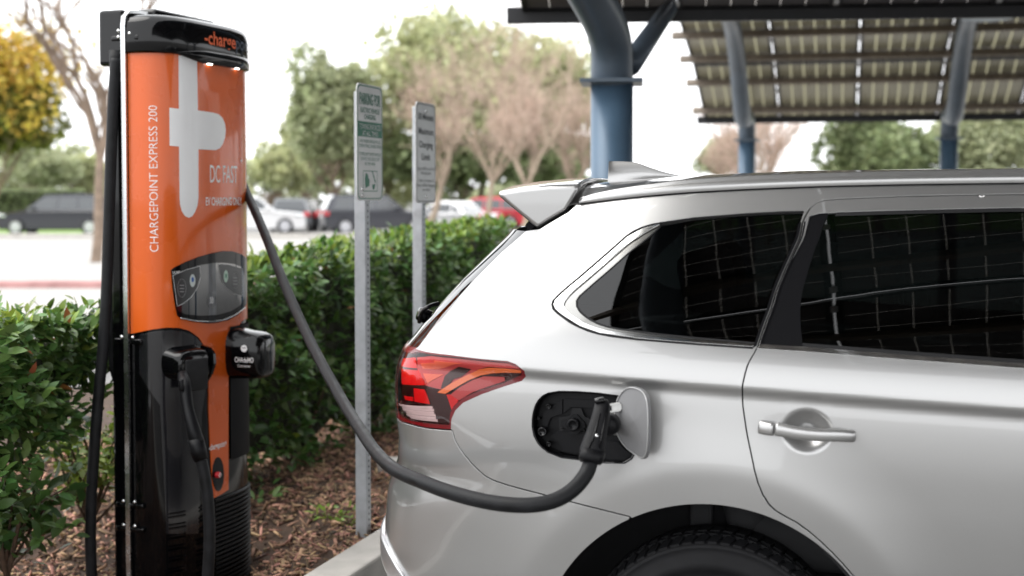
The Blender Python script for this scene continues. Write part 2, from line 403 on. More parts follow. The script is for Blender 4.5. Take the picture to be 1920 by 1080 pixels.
# far left: red painted kerb, grey kerb, lawn
V, F = box_vf((-9.3, 23.4, .06), rotz(R(-2)), (6.6, .16, .07), .02); tag(obj('kerb', V, F, M['red_kerb']), kind='structure')
V, F = box_vf((-18, 52, .07), rotz(0), (17, .25, .10), .03); tag(obj('kerb', V, F, M['concrete']), kind='structure')
sheet('lawn', [(-75, 53), (-13.5, 53), (-14.5, 60), (-16, 100), (-75, 100)], .05, M['lawn'])
sheet('lawn', [(2, 66), (60, 60), (90, 140), (-10, 140)], .012, M['lawn'])
sheet('parking_lot', [(-13.4, 53), (60, 53), (60, 59.9), (1.9, 65.9), (-10.5, 66), (-13.9, 60)], .01, mat('parking_asphalt', (.22, .215, .21), .85, noise=.12, nscale=1))

# wood chips
def rand_rot(n, flat=.35):
    yaw = rng.uniform(0, 2*np.pi, n); p = rng.normal(0, flat, n); r = rng.normal(0, flat, n)
    cy, sy, cp, sp, cr, sr = np.cos(yaw), np.sin(yaw), np.cos(p), np.sin(p), np.cos(r), np.sin(r)
    A = np.zeros((n, 3, 3))
    A[:, 0, 0] = cy*cp; A[:, 0, 1] = cy*sp*sr-sy*cr; A[:, 0, 2] = cy*sp*cr+sy*sr
    A[:, 1, 0] = sy*cp; A[:, 1, 1] = sy*sp*sr+cy*cr; A[:, 1, 2] = sy*sp*cr-cy*sr
    A[:, 2, 0] = -sp; A[:, 2, 1] = cp*sr; A[:, 2, 2] = cp*cr
    return A
def scatter(tv, tf, A, T, S):
    """copies of a template: A rotations, T places, S sizes (n,3)"""
    n = len(T); k = len(tv); V = np.einsum('nij,nkj->nki', A, tv[None]*S[:, None, :])+T[:, None, :]
    F = (tf[None]+(np.arange(n)*k)[:, None, None]).reshape(-1, tf.shape[1]); return V.reshape(-1, 3), F
ctv = np.array([(-.5, -.5, -.5), (.5, -.35, -.5), (.6, .4, -.5), (-.4, .5, -.5), (-.45, -.4, .5), (.4, -.4, .5), (.5, .3, .5), (-.5, .4, .5)])
ctf = np.array([(0, 3, 2, 1), (4, 5, 6, 7), (0, 1, 5, 4), (1, 2, 6, 5), (2, 3, 7, 6), (3, 0, 4, 7)])
n = 30000; s = rng.uniform(-3.4, 4.5, n); t = rng.uniform(-1.6, kt-.06, n); xy = np.array([-1.26, 6.84])+s[:, None]*HD+t[:, None]*HN
T = np.column_stack([xy, .082+dip(s, t)+.012*np.sin(s*3.1)*np.cos(t*4.3)+.010*np.sin(s*7.7+t*5)+np.abs(rng.normal(0, .007, n))])
S = np.column_stack([.010+.075*rng.uniform(0, 1, n)**2.2, .004+.018*rng.uniform(0, 1, n)**1.6, rng.uniform(.002, .008, n)])
M['chips'] = mat('bark_chips', (.27, .168, .102), .9, island=.8, hue=.04, noise=.5, nscale=9)
V, F = scatter(ctv, ctf, rand_rot(n, .42), T, S)
tag(obj('bark_mulch', V, F, M['chips']), 'reddish brown shredded bark mulch spread over the planting bed', None, None, 'stuff')

# ================================================================== HEDGES
def leaf_template(curl=.18, fold=.16):
    """a pointed leaf along +x, folded on its midrib"""
    xs = [0, .22, .5, .78, 1.0]; hw = [.02, .19, .25, .16, .0]; V = []
    for x, h in zip(xs, hw):
        z = -curl*(x-.1)**2
        V += [(x, -h, z+fold*h), (x, 0, z), (x, h, z+fold*h)]
    F = []
    for i in range(4):
        b = i*3
        for j in (0, 1): F.append((b+j, b+j+1, b+3+j+1, b+3+j))
    return np.array(V), np.array(F)
LT, LF = leaf_template()
def leaf_rot(n, outdir, up=.35, spread=.8):
    """leaf frames: the leaf points outwards and droops, its face towards the light"""
    d = outdir+rng.normal(0, spread, (n, 3)); d[:, 2] += rng.normal(up*.3, .35, n); d = nn(d)
    nz = np.tile([0, 0, 1.0], (n, 1))+outdir*.7+rng.normal(0, .38, (n, 3)); nz = nn(nz-d*np.einsum('ij,ij->i', nz, d)[:, None]); y = np.cross(nz, d)
    return np.stack([d, y, nz], -1)
M['leaf'] = mat('hedge_leaf', (.082, .165, .040), .42, 0, .4, island=.55, hue=.035, noise=.15, nscale=30, transl=.22)
M['leaf_new'] = mat('hedge_new_leaf', (.20, .30, .045), .4, island=.35, hue=.03, noise=.1, transl=.3)
M['leaf_red'] = mat('hedge_old_leaf', (.36, .13, .04), .5, island=.3, hue=.03, noise=.1)
M['hedge_core'] = mat('hedge_dark_core', (.020, .022, .010), .95, noise=.4, nscale=20)  # near-black colour stands for the shade inside the hedge
M['twig'] = mat('hedge_twig', (.09, .055, .035), .85, noise=.3, nscale=40)
def hedge(name, label, s0, s1, depth, top, bot, n, size, nbig):
    """a clipped hedge: leaves on twigs around a dark inside; top(s) and bot(s) give its height and the ragged underside"""
    root = empty(name, (*row((s0+s1)/2, -depth/2), .08), 0, label, 'hedge', 'clipped hedges round the charging bays')
    L = s1-s0; kx = rng.uniform(0, 1, n); side = rng.choice(4, n, p=[.60, .30, .05, .05]); inn = np.abs(rng.normal(0, .055, n))
    s = s0+kx*L; tp = np.array([top(a) for a in s]); bt = np.array([bot(a) for a in s]); q = rng.uniform(0, 1, n)**.85
    wob = .05*np.sin(s*5.3)+.04*np.sin(s*11.7+q*9)+.03*np.sin(q*14+s*3)
    t = np.where(side == 0, -inn+wob, np.where(side == 1, -rng.uniform(0, depth, n), -rng.uniform(0, depth, n)))
    z = np.where(side == 1, tp-inn*.8+.03*np.sin(s*9)+rng.normal(0, .018, n), bt+q*(tp-bt))
    s = np.where(side == 2, s0+inn, np.where(side == 3, s1-inn, s))
    od = np.where((side == 1)[:, None], np.array([0, 0, 1.0])+.25*np.array([*HN, 0]), np.array([*HN, .15]))
    od = np.where((side == 2)[:, None], np.array([*-HD, .15]), od); od = np.where((side == 3)[:, None], np.array([*HD, .15]), od)
    P = np.column_stack([np.array([-1.26, 6.84])+s[:, None]*HD+t[:, None]*HN, z]); A = leaf_rot(n, od)
    sz = size*rng.uniform(.6, 1.25, n); S = np.stack([sz, sz*rng.uniform(.85, 1.15, n), sz], 1)
    new = (side == 1) & (rng.uniform(0, 1, n) < .5) | (rng.uniform(0, 1, n) < .02); old = rng.uniform(0, 1, n) < .004
    # the leaves that show largest are parts of their own; the others stay one mass
    pr = project(P); vis = (pr[:, 0] > -20) & (pr[:, 0] < 960) & (pr[:, 1] < 1090) & (side != 3) & (~old)
    score = np.where(vis, S[:, 0]/P[:, 1]*(1+(-inn*3)), 0); big = np.argsort(-score)[:nbig]; isb = np.zeros(n, bool); isb[big] = True
    for nm, sel, m in (('foliage', ~isb & ~new & ~old, 'leaf'), ('new_growth', ~isb & new, 'leaf_new'), ('dry_foliage', old, 'leaf_red')):
        if sel.sum() == 0: continue
        V, F = scatter(LT, LF, A[sel], P[sel], S[sel]); tag(obj(nm, V, F, M[m], root, smooth=True), kind='stuff')
    lm = [mesh_np('leaf', LT, LF, True, [M['leaf']]), mesh_np('leaf', LT, LF, True, [M['leaf_new']])]
    inv = ROOTM[root.name].inverted()
    for i in big:
        o = bpy.data.objects.new('leaf', lm[int(new[i])]); COL.objects.link(o); o.parent = root
        mm = Matrix([[*(A[i, r]*S[i]), P[i, r]] for r in range(3)]+[[0, 0, 0, 1]]); o.matrix_basis = inv @ mm
    # lumpy dark core added to block light, inner shade put into its colour
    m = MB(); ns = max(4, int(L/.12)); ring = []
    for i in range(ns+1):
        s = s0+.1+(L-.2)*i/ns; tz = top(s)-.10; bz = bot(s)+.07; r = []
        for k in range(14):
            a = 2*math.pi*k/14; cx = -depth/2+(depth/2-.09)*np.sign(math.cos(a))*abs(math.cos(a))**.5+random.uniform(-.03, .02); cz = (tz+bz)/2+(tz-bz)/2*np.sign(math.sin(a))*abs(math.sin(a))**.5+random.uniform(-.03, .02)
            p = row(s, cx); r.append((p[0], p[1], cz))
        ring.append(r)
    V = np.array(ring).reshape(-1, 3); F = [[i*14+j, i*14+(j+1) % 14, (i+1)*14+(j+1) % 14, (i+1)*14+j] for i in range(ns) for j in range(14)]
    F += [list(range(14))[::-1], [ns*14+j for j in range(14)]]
    obj('dark_core', V, F, M['hedge_core'], root)
    m = MB()
    for i in range(int(L*9)):
        s = random.uniform(s0+.1, s1-.1); t = random.uniform(-depth+.1, -.08); b = np.array([*row(s, t), .06])
        zt = bot(s)+random.uniform(.15, .5); e = np.array([*row(s+random.uniform(-.2, .2), min(-.02, t+random.uniform(-.15, .25))), zt])
        m.add(*tube_vf(spline([b, (b+e)/2+rng.normal(0, .03, 3), e], 3), np.linspace(.010, .005, 7), 5))
    tag(m.build('stem', M['twig'], root, True), kind='stuff')
    return root
hedge('hedge', 'tall clipped green hedge behind the sign posts and the orange charger', -.42, 4.6, .42,
      lambda s: 1.165+.033*s, lambda s: .10+.05*math.sin(s*6), 11500, .066, 150)
hedge('hedge', 'lower near hedge with large glossy leaves beside the black hanging cable', -3.6, -1.28, .75,
      lambda s: 1.06, lambda s: .42+.06*math.sin(s*9)+max(0, (s+2.0))*.5 , 6800, .066, 150)
# loose low shoots under the near hedge, and a yellow-green shrub behind it
def shrub(name, label, base, n, rx, rz, size, m, group=None):
    root = empty(name, base, 0, label, 'shrub', group); k = 16; mb = MB(); P = []; O = []
    for i in range(k):
        a = random.uniform(0, 6.283); r = rx*random.uniform(.3, 1); e = np.array(base)+np.array([r*math.cos(a), r*math.sin(a), rz*random.uniform(.45, 1)])
        pth = spline([base, (np.array(base)+e)/2+np.array([0, 0, rz*.12])+rng.normal(0, .03, 3), e], 5); mb.add(*tube_vf(pth, np.linspace(.007, .003, len(pth)), 5))
        for _ in range(n//k):
            j = random.uniform(.3, 1)*(len(pth)-1); q = pth[int(j)]; P.append(q+rng.normal(0, .035, 3)); O.append([math.cos(a), math.sin(a), .4])
    tag(mb.build('stem', M['twig'], root, True), kind='stuff'); P = np.array(P); A = leaf_rot(len(P), np.array(O), spread=.7)
    sz = size*rng.uniform(.6, 1.25, len(P)); V, F = scatter(LT, LF, A, P, np.stack([sz, sz, sz], 1))
    tag(obj('foliage', V, F, m, root, smooth=True), kind='stuff'); return root
shrub('shrub', 'sprawling low shoots with glossy leaves under the near hedge', (*gnd(10, 1075, .08)[:2], .08), 420, .42, .36, .085, M['leaf'])
shrub('shrub', 'yellow-green feathery shrub showing through the gap under the near hedge', (*at(165, 800, 6.0)[:2], .08), 700, .28, .62, .045, mat('feathery_leaf', (.16, .24, .03), .5, island=.4, hue=.03, transl=.3))
for i, (x, y, h, lb) in enumerate([(620, 975, .10, 'small green weed in the mulch between charger and signpost'), (655, 985, .07, 'tiny flat weed in the mulch at the signpost foot'), (470, 950, .17, 'low leafy sprig in the mulch under the hedge beside the charger')]):
    b = gnd(x, y, .08); root = empty('weed', b, 0, lb, 'weed'); n = 26; a = rng.uniform(0, 6.283, n); O = np.stack([np.cos(a), np.sin(a), np.full(n, .5)], 1)
    P = b+O*h*rng.uniform(.1, 1, n)[:, None]*np.array([1, 1, .9]); sz = h*rng.uniform(.3, .55, n)
    V, F = scatter(LT, LF, leaf_rot(n, O, spread=.4), P, np.stack([sz, sz*.9, sz], 1)); obj('leaves', V, F, M['leaf_new'] if i != 2 else M['leaf'], root, smooth=True)
    mb = MB()
    for q in P[::2]: mb.add(*tube_vf(spline([b, (b+q)/2+np.array([0, 0, .01]), q], 3), .0018, 4))
    tag(mb.build('stem', M['twig'], root), kind='stuff')
# ================================================================== SOLAR CANOPIES
def solar_mat(name, wid=.014, glow=.8, warm=1.0, k=1.0):
    """glass module seen from below: dark cells in a lattice with clear gaps between them"""
    m = bpy.data.materials.new(name); m.use_nodes = True; nt = m.node_tree; nt.nodes.clear(); N = nt.nodes.new; L = nt.links.new
    tc = N('ShaderNodeTexCoord'); sx = N('ShaderNodeSeparateXYZ'); L(tc.outputs['Object'], sx.inputs[0])
    def line(sock, per, wid, ph=0.0):
        a = N('ShaderNodeMath'); a.operation = 'ADD'; a.inputs[1].default_value = ph; L(sock, a.inputs[0])
        b = N('ShaderNodeMath'); b.operation = 'PINGPONG'; b.inputs[1].default_value = per/2; L(a.outputs[0], b.inputs[0])
        c = N('ShaderNodeMath'); c.operation = 'LESS_THAN'; c.inputs[1].default_value = wid/2; L(b.outputs[0], c.inputs[0]); return c.outputs[0]
    gx = line(sx.outputs[0], .162, wid, .0); gy = line(sx.outputs[1], .162, .006)
    mxm = N('ShaderNodeMath'); mxm.operation = 'MAXIMUM'; L(gx, mxm.inputs[0]); L(gy, mxm.inputs[1])
    p = N('ShaderNodeBsdfPrincipled'); p.inputs['Roughness'].default_value = .35; nz = N('ShaderNodeTexNoise'); nz.inputs['Scale'].default_value = 3; L(tc.outputs['Object'], nz.inputs[0])
    rp = N('ShaderNodeValToRGB'); rp.color_ramp.elements[0].color = (.26*k, .24*k, .17*k if warm else .25*k, 1); rp.color_ramp.elements[1].color = (.34*k, .32*k, .22*k if warm else .33*k, 1); L(nz.outputs[0], rp.inputs[0]); L(rp.outputs[0], p.inputs['Base Color'])  # warm cells hold colour reflected up from the ground
    bus = line(sx.outputs[1], .054, .004, .0)
    t = N('ShaderNodeBsdfTranslucent'); t.inputs[0].default_value = (glow, glow*.97, glow*(.78 if warm else .98), 1); t2 = N('ShaderNodeBsdfTransparent'); t2.inputs[0].default_value = (.30, .29, .24, 1); ad = N('ShaderNodeMixShader'); ad.inputs[0].default_value = .5; L(t.outputs[0], ad.inputs[1]); L(t2.outputs[0], ad.inputs[2])
    x = N('ShaderNodeMixShader'); L(mxm.outputs[0], x.inputs[0]); L(p.outputs[0], x.inputs[1]); L(ad.outputs[0], x.inputs[2]); o = N('ShaderNodeOutputMaterial'); L(x.outputs[0], o.inputs[0]); return m
M['solar'] = solar_mat('solar_module', .018, .62); M['solar_near'] = solar_mat('solar_module_fine', .006, .9, 0, .4); M['panel_frame'] = mat('panel_frame_black', (.02, .02, .022), .4, .3, noise=.1)
M['blue_steel'] = mat('blue_painted_steel', (.075, .130, .195), .38, .1, noise=.10, nscale=5, rvar=.06); M['dark_steel'] = mat('dark_arm_steel', (.095, .125, .16), .38, .1, noise=.12, nscale=4)
M['purlin'] = mat('purlin_brown', (.20, .165, .13), .55, .2, noise=.12, nscale=5); M['clamp'] = mat('clamp_silver', (.6, .6, .6), .35, .8, noise=.05)
A1 = np.array([.231, .973]); A2 = np.array([.973, -.231]); PW, PL = 1.0, 1.65
def canopy(label, corner, z0, slopes, ncol, arm_cols, col_row, col_z, col_r, A1=A1, A2=A2, mod='solar', brace=0.0, skew=0.0):
    """an arched roof of solar modules; corner: left end of the far eave, rows run back towards the viewer"""
    root = empty('solar_canopy', (*corner, 0), 0, label, 'solar canopy', 'arched solar carports'); pts = [(0.0, z0)]
    for s in slopes: d, z = pts[-1]; pts.append((d+(PL+.03)*math.cos(R(s)), z+(PL+.03)*math.sin(R(s))))
    P = lambda d, c, z: np.array([corner[0]-A1[0]*d+A2[0]*c, corner[1]-A1[1]*d+A2[1]*c, z]); inv = ROOTM[root.name].inverted()
    h = .018; pv, pf = box_vf((0, 0, 0), I3, (PW/2-.012, PL/2-.012, .003)); pm = mesh_np('module', pv, pf, False, [M[mod]])
    m = MB()
    for sx in (-1, 1): m.add(*box_vf((sx*(PW/2-.007), 0, 0), I3, (.017, PL/2, h)))
    for sy in (-1, 1): m.add(*box_vf((0, sy*(PL/2-.012), 0), I3, (PW/2-.024, .012, h)))
    fm = mesh_np('module_frame', np.concatenate(m.V), m.F, False, [M['panel_frame']])
    clm = mesh_np('clamp', *box_vf((0, 0, 0), I3, (.020, .035, .028), .008), True, [M['clamp']])
    for i, s in enumerate(slopes):
        (d0, za), (d1, zb) = pts[i], pts[i+1]; yv = nrm(P(d1, 0, zb)-P(d0, 0, za)); xv = np.array([*A2, 0]); nv = np.cross(xv, yv)
        for k in range(ncol):
            c = P((d0+d1)/2, (k+.5)*(PW+.035), (za+zb)/2)
            o = bpy.data.objects.new('solar_module', pm); COL.objects.link(o); o.parent = root
            o.matrix_basis = inv @ Matrix([[xv[r], yv[r], nv[r], c[r]] for r in range(3)]+[[0, 0, 0, 1]])
            f = bpy.data.objects.new('module_frame', fm); COL.objects.link(f); f.parent = o
            for q in (-.45, 0.0, .45):
                g = bpy.data.objects.new('clamp', clm); COL.objects.link(g); g.parent = o; g.location = (PW/2+.018, q*PL, 0)
        for q in (.24, .76):    # purlins under the modules
            dd = d0+(d1-d0)*q; zz = za+(zb-za)*q; a, b = P(dd, -.12, zz-.065), P(dd, ncol*(PW+.035)+.1, zz-.065); c = (a+b)/2
            obj('purlin', *box_vf(c, [nrm(b-a), yv, np.cross(nrm(b-a), yv)], (np.linalg.norm(b-a)/2, .028, .045), .006, 1), M['purlin'], root)
    arc = np.array(pts)
    for c in arm_cols:
        cx = P(col_row, c, 0); cx_top = np.array([cx[0], cx[1], col_z])
        obj('column', *tube_vf([cx, cx_top], col_r, 28), M['blue_steel'], root, True)
        obj('column_plate', *box_vf(cx_top, [[*A2, 0], [*A1, 0], [0, 0, 1]], (col_r*1.45, col_r*1.45, .012), .003), M['dark_steel'], root)
        # curved main arm: from the plate up under the arch towards the viewer
        dd = np.linspace(col_row, arc[-1, 0]-.4, 9); zz = np.interp(dd, arc[:, 0], arc[:, 1])-.13-col_r*.8
        path = [P(col_row, c, col_z), P(col_row+.18, c-skew*.10, col_z+.28)]+[P(d, c-skew*min(1.6, d-col_row), z-max(0, .9-(d-col_row)*.42) if d-col_row < 2.2 else z) for d, z in zip(dd[1:], zz[1:])]
        path = spline(path, 6); obj('arm', *tube_vf(path, np.interp(np.linspace(0, 1, len(path)), [0, .15, 1], [col_r, col_r*.98, col_r*.72]), 24), M['dark_steel'], root, True)
        e = P(.25, c+brace, z0-.03); g0 = P(col_row-.02, c+.3*brace, col_z+.1); obj('eave_brace', *tube_vf([g0, (g0+e)/2, e], [col_r*.55, col_r*.5, col_r*.45], 14), M['dark_steel'], root, True)
        for s_ in (-1, 1):
            g0 = cx_top+np.array([*A2, 0])*s_*col_r*.4; obj('gusset', *prism_vf([g0+np.array([*A1, 0])*q[0]+np.array([0, 0, q[1]]) for q in ((col_r*1.3, .012), (col_r*.5, .012), (col_r*.5, .22))], np.array([*A2, 0])*.01), M['blue_steel'], root)
    # edge beam along the far eave
    a, b = P(-.02, -.1, z0-.03), P(-.02, ncol*(PW+.035)+.1, z0-.03); obj('eave_beam', *box_vf((a+b)/2, [nrm(b-a), [*A1, 0], [0, 0, 1]], (np.linalg.norm(b-a)/2, .025, .055), .006, 1), M['panel_frame'], root)
    return root, P, pts
fc_ = at(1320, 221, 19.4)
cf, PF, ptsF = canopy('far arched solar carport with two slim blue columns and hanging lamp', (fc_[0], fc_[1]), fc_[2], [21, 13, 6, -1, -8], 11, [.66, 3.20, 5.75, 8.25], 1.0, 2.28, .112)
nc_ = at(978, 20, 9.4)
cn_, PN, ptsN = canopy('near arched solar carport over the silver car, on a thick blue column', (nc_[0], nc_[1]), nc_[2], [20, 13, 6, -2, -10, -17], 16, [.645, 5.2, 10.2], 1.35, 2.19, .122, nrm((.098, .9952)), nrm((.9952, -.098)), 'solar_near', .34, .22)  # unseen module columns at the far right added to shade the charger
# conduit strapped beside the near column
b = at(1114, 500, 8.25); m_ = MB(); m_.add(*tube_vf([(b[0], b[1], 0), (b[0], b[1], 3.0)], .013, 10)); m_.build('conduit', M['galv'], cn_, True)
for py_ in (235, 330, 150): z = float(at(1114, py_, 8.25)[2]); obj('conduit_strap', *box_vf((b[0]+.04, b[1], z), I3, (.06, .018, .009), .003), M['dark_steel'], cn_)
obj('junction_box', *box_vf((b[0]+.005, b[1]-.01, float(at(1114, 108, 8.25)[2])), I3, (.018, .03, .035), .004), M['sign'], cn_)
# hanging lamp under the far canopy
lc = at(1852, 33, 14.6); lm_ = empty('hanging_lamp', lc, 0, 'round blue-grey saucer lamp hanging under the far solar carport', 'lamp')
obj('shade', *lathe_vf(lc, (0, 0, 1), [(0, -.010), (.20, -.014), (.262, -.012), (.268, .004), (.24, .022), (.12, .038), (.07, .060), (.03, .085)], 40), mat('lamp_blue_grey', (.28, .36, .42), .4, .2, noise=.05), lm_, True)
obj('rod', *tube_vf([lc+[0, 0, .08], lc+[0, 0, 1.1]], .018, 10), M['blue_steel'], lm_, True)

# ================================================================== TREES
def limbs(base, height, spread, depth, r0, seed, up=.6, nsplit=3, first=.32, lean=(0, 0)):
    rd = random.Random(seed); segs = []; tips = []
    def go(p, d, L, r, k):
        q = p; n = 4; dd = np.array(d)
        for i in range(n):
            dd = nrm(dd+np.array([rd.gauss(0, .10), rd.gauss(0, .10), rd.gauss(.03, .06)])); e = q+dd*L/n; ra = r*(1-.35*i/n); rb = r*(1-.35*(i+1)/n); segs.append((q, e, ra, rb)); q = e
            if k <= 1 and k < depth: tips.append((q, dd))
        if k >= depth: tips.append((q, dd)); return
        m = nsplit+(1 if rd.random() < .4 else 0); ph = rd.uniform(0, 6.28)
        for j in range(m):
            a = ph+6.283*j/m+rd.uniform(-.4, .4); s = spread*rd.uniform(.6, 1.25); nd = nrm(dd*.75+np.array([math.cos(a)*s, math.sin(a)*s, up*rd.uniform(.2, .8)]))
            go(q if j else q, nd, L*rd.uniform(.62, .86), r*.62, k+1)
    go(np.array(base, float), nrm((lean[0], lean[1], 1)), height*first, r0, 0); return segs, tips
def segs_vf(segs, sides=6):
    p0 = np.array([s[0] for s in segs]); p1 = np.array([s[1] for s in segs]); ra = np.array([s[2] for s in segs]); rb = np.array([s[3] for s in segs]); d = nn(p1-p0)
    ref = np.where((np.abs(d[:, 2]) > .9)[:, None], np.array([1.0, 0, 0]), np.array([0, 0, 1.0])); a = nn(np.cross(d, ref)); b = np.cross(d, a); t = np.linspace(0, 2*np.pi, sides, endpoint=False)
    ring = np.cos(t)[None, :, None]*a[:, None]+np.sin(t)[None, :, None]*b[:, None]; V = np.concatenate([p0[:, None]+ring*ra[:, None, None], p1[:, None]+ring*rb[:, None, None]], 1).reshape(-1, 3)
    j = np.arange(sides); f = np.stack([j, (j+1) % sides, sides+(j+1) % sides, sides+j], 1); F = (f[None]+(np.arange(len(segs))*2*sides)[:, None, None]).reshape(-1, 4); return V, F
def crown_vf(crown_c, crown_r, n, size, seed, lumps):
    """leaf-sized faces spread over many uneven clumps"""
    g = np.random.default_rng(seed); cc = np.array(crown_c); cr_ = np.array(crown_r); L = []
    for i in range(lumps):
        d = nn(g.normal(0, 1, 3)); d[2] = abs(d[2])*.9-.25 if i % 3 else d[2]; L.append((cc+d*cr_*g.uniform(.35, .86), cr_*g.uniform(.18, .40)))
    L.append((cc, cr_*.55)); wt = np.array([(l[1].prod())**.6 for l in L]); wt /= wt.sum(); idx = g.choice(len(L), n, p=wt); d = nn(g.normal(0, 1, (n, 3)))
    P = np.array([L[i][0] for i in idx])+d*np.array([L[i][1] for i in idx])*(g.uniform(.45, 1.08, n)**.6)[:, None]
    tv = np.array([(0, -.28, 0), (.55, -.42, .06), (1, 0, -.10), (.5, .42, .06), (0, .25, 0)]); tf = np.array([(0, 1, 2), (0, 2, 3), (0, 3, 4)])
    sz = size*g.uniform(.5, 1.3, n); return scatter(tv, tf, leaf_rot(n, d, spread=.9), P, np.stack([sz]*3, 1))
def leaf_tree(name, label, base, height, crown_c, crown_r, n, size, m, bark, seed, lumps=22, group=None, trunk_r=.16):
    root = empty(name, base, 0, label, 'tree', group); segs, tips = limbs(base, height, .7, 3, trunk_r, seed); obj('trunk', *segs_vf(segs), bark, root, True)
    tag(obj('crown', *crown_vf(crown_c, crown_r, n, size, seed, lumps), m, root), kind='stuff'); return root
def bare_tree(name, label, base, height, seed, r0, m, tw, spread=.62, ntw=10, tlen=.5, depth=5, group=None, first=.30, lean=(0, 0), up=.6, twr=.011):
    """an unevenly forking leafless tree: few upright limbs, thin twigs all along the upper ones"""
    root = empty(name, base, 0, label, 'tree', group); rd = random.Random(seed); g = np.random.default_rng(seed); big = []; sm = []; T = []
    def twigs(p, e, d, k):
        for _ in range(k):
            q = p+(e-p)*rd.random(); dd = nn(d*.8+g.normal(0, .5, 3)+np.array([0, 0, .25])); L = tlen*rd.uniform(.35, 1.2); t = q+dd*L; T.append((q, t, twr, twr*.55))
            for _ in range(2): d2 = nn(dd+g.normal(0, .6, 3)); s = q+dd*L*rd.uniform(.25, .9); T.append((s, s+d2*L*rd.uniform(.3, .8), twr*.7, twr*.4))
    def go(p, d, L, r, k):
        q = p; dd = np.array(d); n = 4
        for i in range(n):
            dd = nrm(dd+np.array([rd.gauss(0, .13), rd.gauss(0, .13), rd.gauss(.04, .07)])); e = q+dd*L/n; (big if r > r0*.3 else sm).append((q, e, r*(1-.3*i/n), r*(1-.3*(i+1)/n)))
            if k >= 2: twigs(q, e, dd, max(1, ntw//2) if k < depth else ntw)
            if k >= 1 and rd.random() < .35: nd = nrm(dd*.6+np.array([rd.gauss(0, .6), rd.gauss(0, .6), .35])); (go(e, nd, L*rd.uniform(.35, .7), r*.45, k+2) if k+2 <= depth else None)
            q = e
        if k >= depth: return
        mm = 2 if rd.random() < .6 else 3; ph = rd.uniform(0, 6.28)
        if k == 0: mm = 4
        for j in range(mm):
            a = ph+6.283*j/mm+rd.uniform(-.6, .6); s = spread*rd.uniform(.35, 1.35); nd = nrm(dd*.85+np.array([math.cos(a)*s, math.sin(a)*s, up*rd.uniform(.1, .8)])); go(q, nd, L*rd.uniform(.55, 1.0), r*rd.uniform(.52, .72), k+1)
    go(np.array(base, float), nrm((lean[0], lean[1], 1)), height*first, r0, 0)
    obj('trunk', *segs_vf(big, 8), m, root, True); V, F = segs_vf(sm, 4); tag(obj('branches', V, F, m, root, True), kind='stuff'); V, F = segs_vf(T, 3); tag(obj('crown', V, F, tw, root), kind='stuff'); return root
M['bark'] = mat('tree_bark', (.21, .155, .115), .9, noise=.25, nscale=5); M['bark_pale'] = mat('pale_bark', (.34, .27, .205), .9, noise=.2, nscale=4); M['twig_pink'] = mat('rosy_twigs', (.58, .44, .36), .9, noise=.15, nscale=3, island=.3); M['twig_brown'] = mat('brown_twigs', (.26, .185, .14), .9, noise=.2, island=.3)
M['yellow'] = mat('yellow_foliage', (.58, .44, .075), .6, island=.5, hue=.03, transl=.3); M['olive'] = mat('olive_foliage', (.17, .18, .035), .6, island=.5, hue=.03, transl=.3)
M['tgreen'] = mat('hazy_tree_foliage', (.44, .46, .26), .6, island=.35, hue=.02, transl=.45); M['dgreen'] = mat('deep_tree_foliage', (.20, .245, .115), .6, island=.4, hue=.02, transl=.35); M['pine'] = mat('hazy_pine_foliage', (.38, .41, .25), .6, island=.35, hue=.02, transl=.45)  # tree greens lightened, distant haze is put into their colour
def c3(px, py, d): return at(px, py, d)
# left: yellow flowering tree in two layers of colour, bare tree before it
b = c3(-25, 0, 62); yt = leaf_tree('flowering_tree', 'large yellow flowering tree at the picture edge behind the black car', (b[0], b[1], 0), 6.5, c3(-20, 150, 62), (5.0, 3, 4.3), 6500, .25, M['yellow'], M['bark'], 3, 34)
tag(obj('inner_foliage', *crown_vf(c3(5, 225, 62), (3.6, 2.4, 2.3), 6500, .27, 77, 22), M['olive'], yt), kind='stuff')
bb = gnd(180, 492); bare_tree('bare_tree', 'bare spreading tree with pale trunk between the charger and black car', (bb[0], bb[1], 0), 7.0, 21, .135, M['bark'], M['twig_brown'], .62, 1, .40, 4, first=.36, lean=(-.04, 0), up=.35, twr=.007)
# centre: tall green trees, rosy bare trees before them
def lt(label, px, pyc, d, rx, rz, n, m, seed, size=.34, h=None, lumps=26, grp='green trees beyond the car park'):
    c = c3(px, pyc, d); leaf_tree('leafy_tree', label, (c[0], c[1], 0), h or c[2]*.9, c, (rx, rx*.8, rz), n, size, m, M['bark'], seed, lumps, grp, .24)
lt('tallest broad green tree, its crown cut by the picture top, behind the signs', 895, 170, 82, 7.6, 6.2, 17000, M['tgreen'], 31, .40, lumps=44)
lt('dark rounded green tree low behind the time limit sign', 850, 305, 80, 4.6, 2.6, 9000, M['dgreen'], 32, .32)
lt('grey-green pine standing behind the green-banded sign', 640, 225, 78, 3.5, 4.5, 11000, M['pine'], 33, .34)
lt('green tree crown just left of the blue column', 1035, 190, 84, 3.2, 4.0, 7000, M['tgreen'], 34, .38)
lt('small bushy green tree just right of the orange charger', 530, 325, 70, 1.7, 1.35, 4200, M['tgreen'], 35, .24)
lt('spreading green tree low behind the green-banded sign post', 715, 300, 84, 3.6, 2.6, 7000, M['tgreen'], 52, .32)
lt('dense green shade tree low beside the blue column', 1030, 305, 80, 3.6, 2.3, 6500, M['dgreen'], 36, .30)
